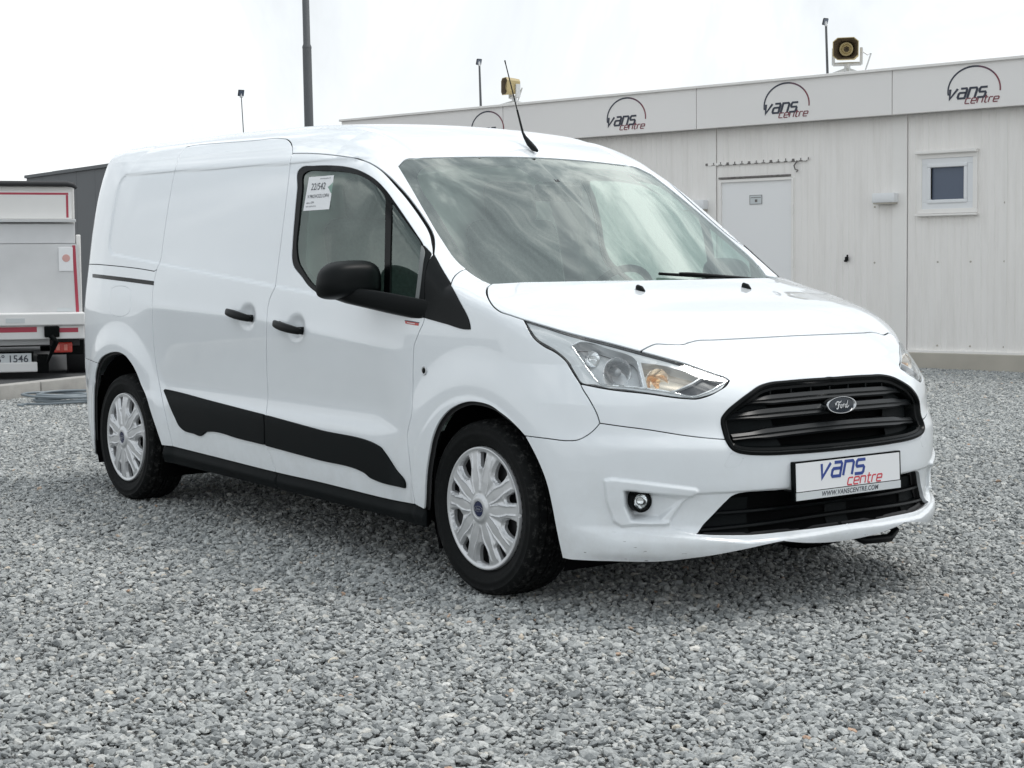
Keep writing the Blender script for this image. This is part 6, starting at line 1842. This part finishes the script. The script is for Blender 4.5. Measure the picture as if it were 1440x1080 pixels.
# engine undertray, enlarged to block light under the bumper, and bent guard on the far side
MB().box((.50, .0, .238), (.52, 1.18, .02), rot=Matrix.Rotation(R(3), 3, 'Y'), bevel=.006).build('undertray', M['liner'], van)
MB().tube([(.78, .20, .205), (.80, .24, .185), (.80, .38, .18), (.78, .44, .20), (.72, .46, .21)], [.010, .014, .016, .013, .01], 8).build('tow_loop', M['satin_black'], van, 50)
MB().box((-.285, -.80, .30), (.012, .17, .34), rot=Matrix.Rotation(R(-6), 3, 'Y'), bevel=.004).build('mud_flap', M['liner'], van)

# ---- wheels
def tyre_mesh():
    Rr, w = .318, .108
    prof = [(.222, -.082), (.232, -.092), (.250, -.1005), (.262, -.1030), (.264, -.1046), (.272, -.1050), (.274, -.1040), (.288, -.1040), (.292, -.1052), (.297, -.1020), (.302, -.0980), (.3075, -.0915), (.3125, -.082)]
    tread = []
    for y0, y1 in ((-.080, -.050), (-.044, -.012), (-.006, .006), (.012, .044), (.050, .080)):
        tread += [(y0, 0), (y0+.001, 1), (y1-.001, 1), (y1, 0)]
    n = 150; V = []; rows = []
    full = [(r, y, 0) for r, y in prof]+[(.3085+.0105*t-.022*(y/.08)**4*.25, y, 1 if t else 2) for y, t in tread]+[(r, -y, 0) for r, y in prof[::-1]]
    k = len(full)
    rnd = random.Random(4)
    for i in range(n*2):
        a = 2*math.pi*i/(n*2)
        for j, (r, y, f) in enumerate(full):
            rr = r
            # sipes across the shoulder and centre blocks, staggered
            if f == 1:
                ph = int(round(i+abs(y)*160+(0 if y < 0 else 2)))
                if ph % 4 < 1: rr -= .0050
            if f == 0 and r > .305 and (i % 4 < 1): rr -= .0016
            V.append((rr*math.sin(a), y, rr*math.cos(a)))
    Fc = [(i*k+j, i*k+j+1, ((i+1) % (2*n))*k+j+1, ((i+1) % (2*n))*k+j) for i in range(2*n) for j in range(k-1)]
    me = grid_mesh('tyre', V, Fc, autosmooth=38)
    bm = bmesh.new(); bm.from_mesh(me); bmesh.ops.recalc_face_normals(bm, faces=bm.faces[:]); bm.to_mesh(me); bm.free()
    me.materials.append(M['dusty_rubber']); return me
RC = .2235
def cover_mesh():
    """ten-spoke wheel trim seen from -y; angle 0 is up"""
    def pol(r, a): return (r*math.sin(R(a)), r*math.cos(R(a)))
    holes = []
    for k in range(5):
        a0 = 180+72*k
        holes.append([pol(.198, a0-9.5), pol(.201, a0-4), pol(.201, a0+4), pol(.198, a0+9.5), pol(.172, a0+10.5), pol(.150, a0+9.5), pol(.132, a0+4.5), pol(.132, a0-4.5), pol(.150, a0-9.5), pol(.172, a0-10.5)])
        a1 = 72*k
        holes.append([pol(.203, a1-6), pol(.2045, a1), pol(.203, a1+6), pol(.176, a1+5.4), pol(.150, a1+3.2), pol(.147, a1), pol(.150, a1-3.2), pol(.176, a1-5.4)])
    out = ring_pts((0, 0), RC, 160)[:-1]
    H = []
    for i, h in enumerate(holes):
        c = crom(np.array(h), .004, True); H.append(c[::-1] if False else c)
    g = [(x, y) for x in np.arange(-RC, RC, .0030) for y in np.arange(-RC, RC, .0030) if .058 < math.hypot(x, y) < .2055]
    for rr_, k_ in ((.012, 24), (.022, 40), (.0285, 60), (.0315, 64), (.0345, 64), (.039, 66), (.043, 70), (.047, 72), (.051, 74), (.0555, 78), (.2085, 200), (.2105, 200), (.2125, 200), (.2145, 200), (.2165, 200), (.2185, 200), (.2205, 200), (.2222, 200)):
        g += ring_pts((0, 0), rr_, k_, 1.3*(k_ % 3))[:-1]
    g = np.array(g)
    for h in H: g = g[~in_poly(g, h)]
    for h in H: g = g[poly_dist(g, h) > .0022]
    ring_all = [np.array(out)]+H; base = 0; fi = []
    for r in ring_all: fi.append(list(range(base, base+len(r)))); base += len(r)
    v2, _, f2, *_ = delaunay_2d_cdt([Vector(v) for v in np.concatenate(ring_all+[g])], [], fi, 2, 1e-7)
    uv = np.array([[v.x, v.y] for v in v2]); r = np.hypot(uv[:, 0], uv[:, 1]); a = np.degrees(np.arctan2(uv[:, 0], uv[:, 1]))
    w = np.interp(r, [0, .030, .034, .044, .050, .056, .10, .16, .200, .208, .216, .2205, RC], [.017, .017, .021, .020, .014, .012, .011, .006, .001, .0005, .004, .003, -.006])
    # each opening sits in a sloping pocket
    for i, h in enumerate(H):
        d = poly_dist(uv, h); big = i % 2 == 0
        w = w-(.013 if big else .008)*(1-sstep(.0008, .008 if big else .005, d))*(1-sstep(.200, .207, r))
    # ridges running out from the hub beside each pocket
    for k in range(5):
        for c0, sp in ((180+72*k, 15), (72*k, 8)):
            for s in (-1, 1):
                ac = c0+s*np.interp(r, [.05, .11, .15, .2], [2.5, sp*.62, sp*1.05, sp*1.15])
                da = (a-ac+180) % 360-180; dist = np.abs(R(1)*da*r)
                w = w+.0034*np.exp(-(dist/.0026)**2)*sstep(.052, .07, r)*(1-sstep(.188, .204, r))
    # a shallow valley down the middle of each hub-ward wedge
    for k in range(10):
        da = (a-36*k+180) % 360-180; dist = np.abs(R(1)*da*r)
        w = w-.0045*np.exp(-(dist/.010)**2)*sstep(.06, .10, r)*(1-sstep(.125, .150, r))
    V = np.stack([uv[:, 0], -w, uv[:, 1]], 1).tolist(); F_ = [tuple(f) for f in f2]
    # fold the hole edges and the rim back
    base = 0
    for q, rr in enumerate(ring_all):
        n = len(rr); st0 = len(V)
        for i in range(n):
            v = V[base+i]; V.append([v[0]*(1.0 if q else .995), v[1]+.014, v[2]*(1.0 if q else .995)])
        for i in range(n): F_.append((base+i, base+(i+1) % n, st0+(i+1) % n, st0+i))
        base += n
    me = grid_mesh('wheel_cover', V, F_, autosmooth=32)
    bm = bmesh.new(); bm.from_mesh(me); bmesh.ops.recalc_face_normals(bm, faces=bm.faces[:]); bm.to_mesh(me); bm.free()
    me.materials.append(M['silver']); return me
TM, CMESH = tyre_mesh(), cover_mesh()
def wheel_at(x, s, spin):
    root = bpy.data.objects.new('wheel', None); COL.objects.link(root); root.parent = van; root.location = (x, s*.782, .3135); root.empty_display_size = .1
    root.rotation_euler = (0, 0, 0 if s < 0 else math.pi)
    def add(name, me):
        o = bpy.data.objects.new(name, me); COL.objects.link(o); o.parent = root; return o
    add('tyre', TM)
    c = add('wheel_cover', CMESH); c.location = (0, -.0945, 0); c.rotation_euler = (0, R(spin), 0)
    global WM
    add('steel_wheel', WM['disc'])
    for nm in ('cap_ring', 'cap', 'cap_mark'):
        o = bpy.data.objects.new(nm, WM[nm]); COL.objects.link(o); o.parent = c
WM = {}
def keep(mb, name, m, sm=50):
    o = mb.build(name, m, None, sm); me = o.data; bpy.data.objects.remove(o); return me
ry = Matrix.Rotation(R(90), 4, 'X')     # lathe axis z -> -y
WM['disc'] = keep(MB().lathe([(.224, .088), (.218, .060), (.205, .045), (.19, .038), (.16, .050), (.10, .056), (0, .056)], ry, 48).lathe([(.224, -.09), (.19, -.08), (.0, -.07)], ry, 32), 'steel_wheel', M['dark_steel'])
WM['cap_ring'] = keep(MB().lathe([(.0315, .0165), (.0315, .0205), (.0290, .0205), (.0285, .0165)], ry, 36), 'cap_ring', M['silver'])
WM['cap'] = keep(MB().lathe([(.0288, .0172), (.015, .0186), (0, .0190)], ry, 32), 'cap', M['emblem_blue'])
mb = MB(); mm = ry @ Matrix.Translation((0, 0, .0155))
mb.lathe([(.0235, .0040), (.0235, .0046), (.0220, .0046), (.0220, .0040)], mm, 30, sy=.42)
for i, (u, ) in enumerate([(-.011,), (-.004,), (.003,), (.010,)]):
    mb.ribbon([(u-.002, .0045 if i in (0,) else .002), (u, -.004)], .0016, .0036, .0046+i*1e-5, mm)
WM['cap_mark'] = keep(mb, 'cap_mark', M['chrome'])
wheel_at(0, -1, 0); wheel_at(-3.062, -1, -13); wheel_at(0, 1, 20); wheel_at(-3.062, 1, 40)
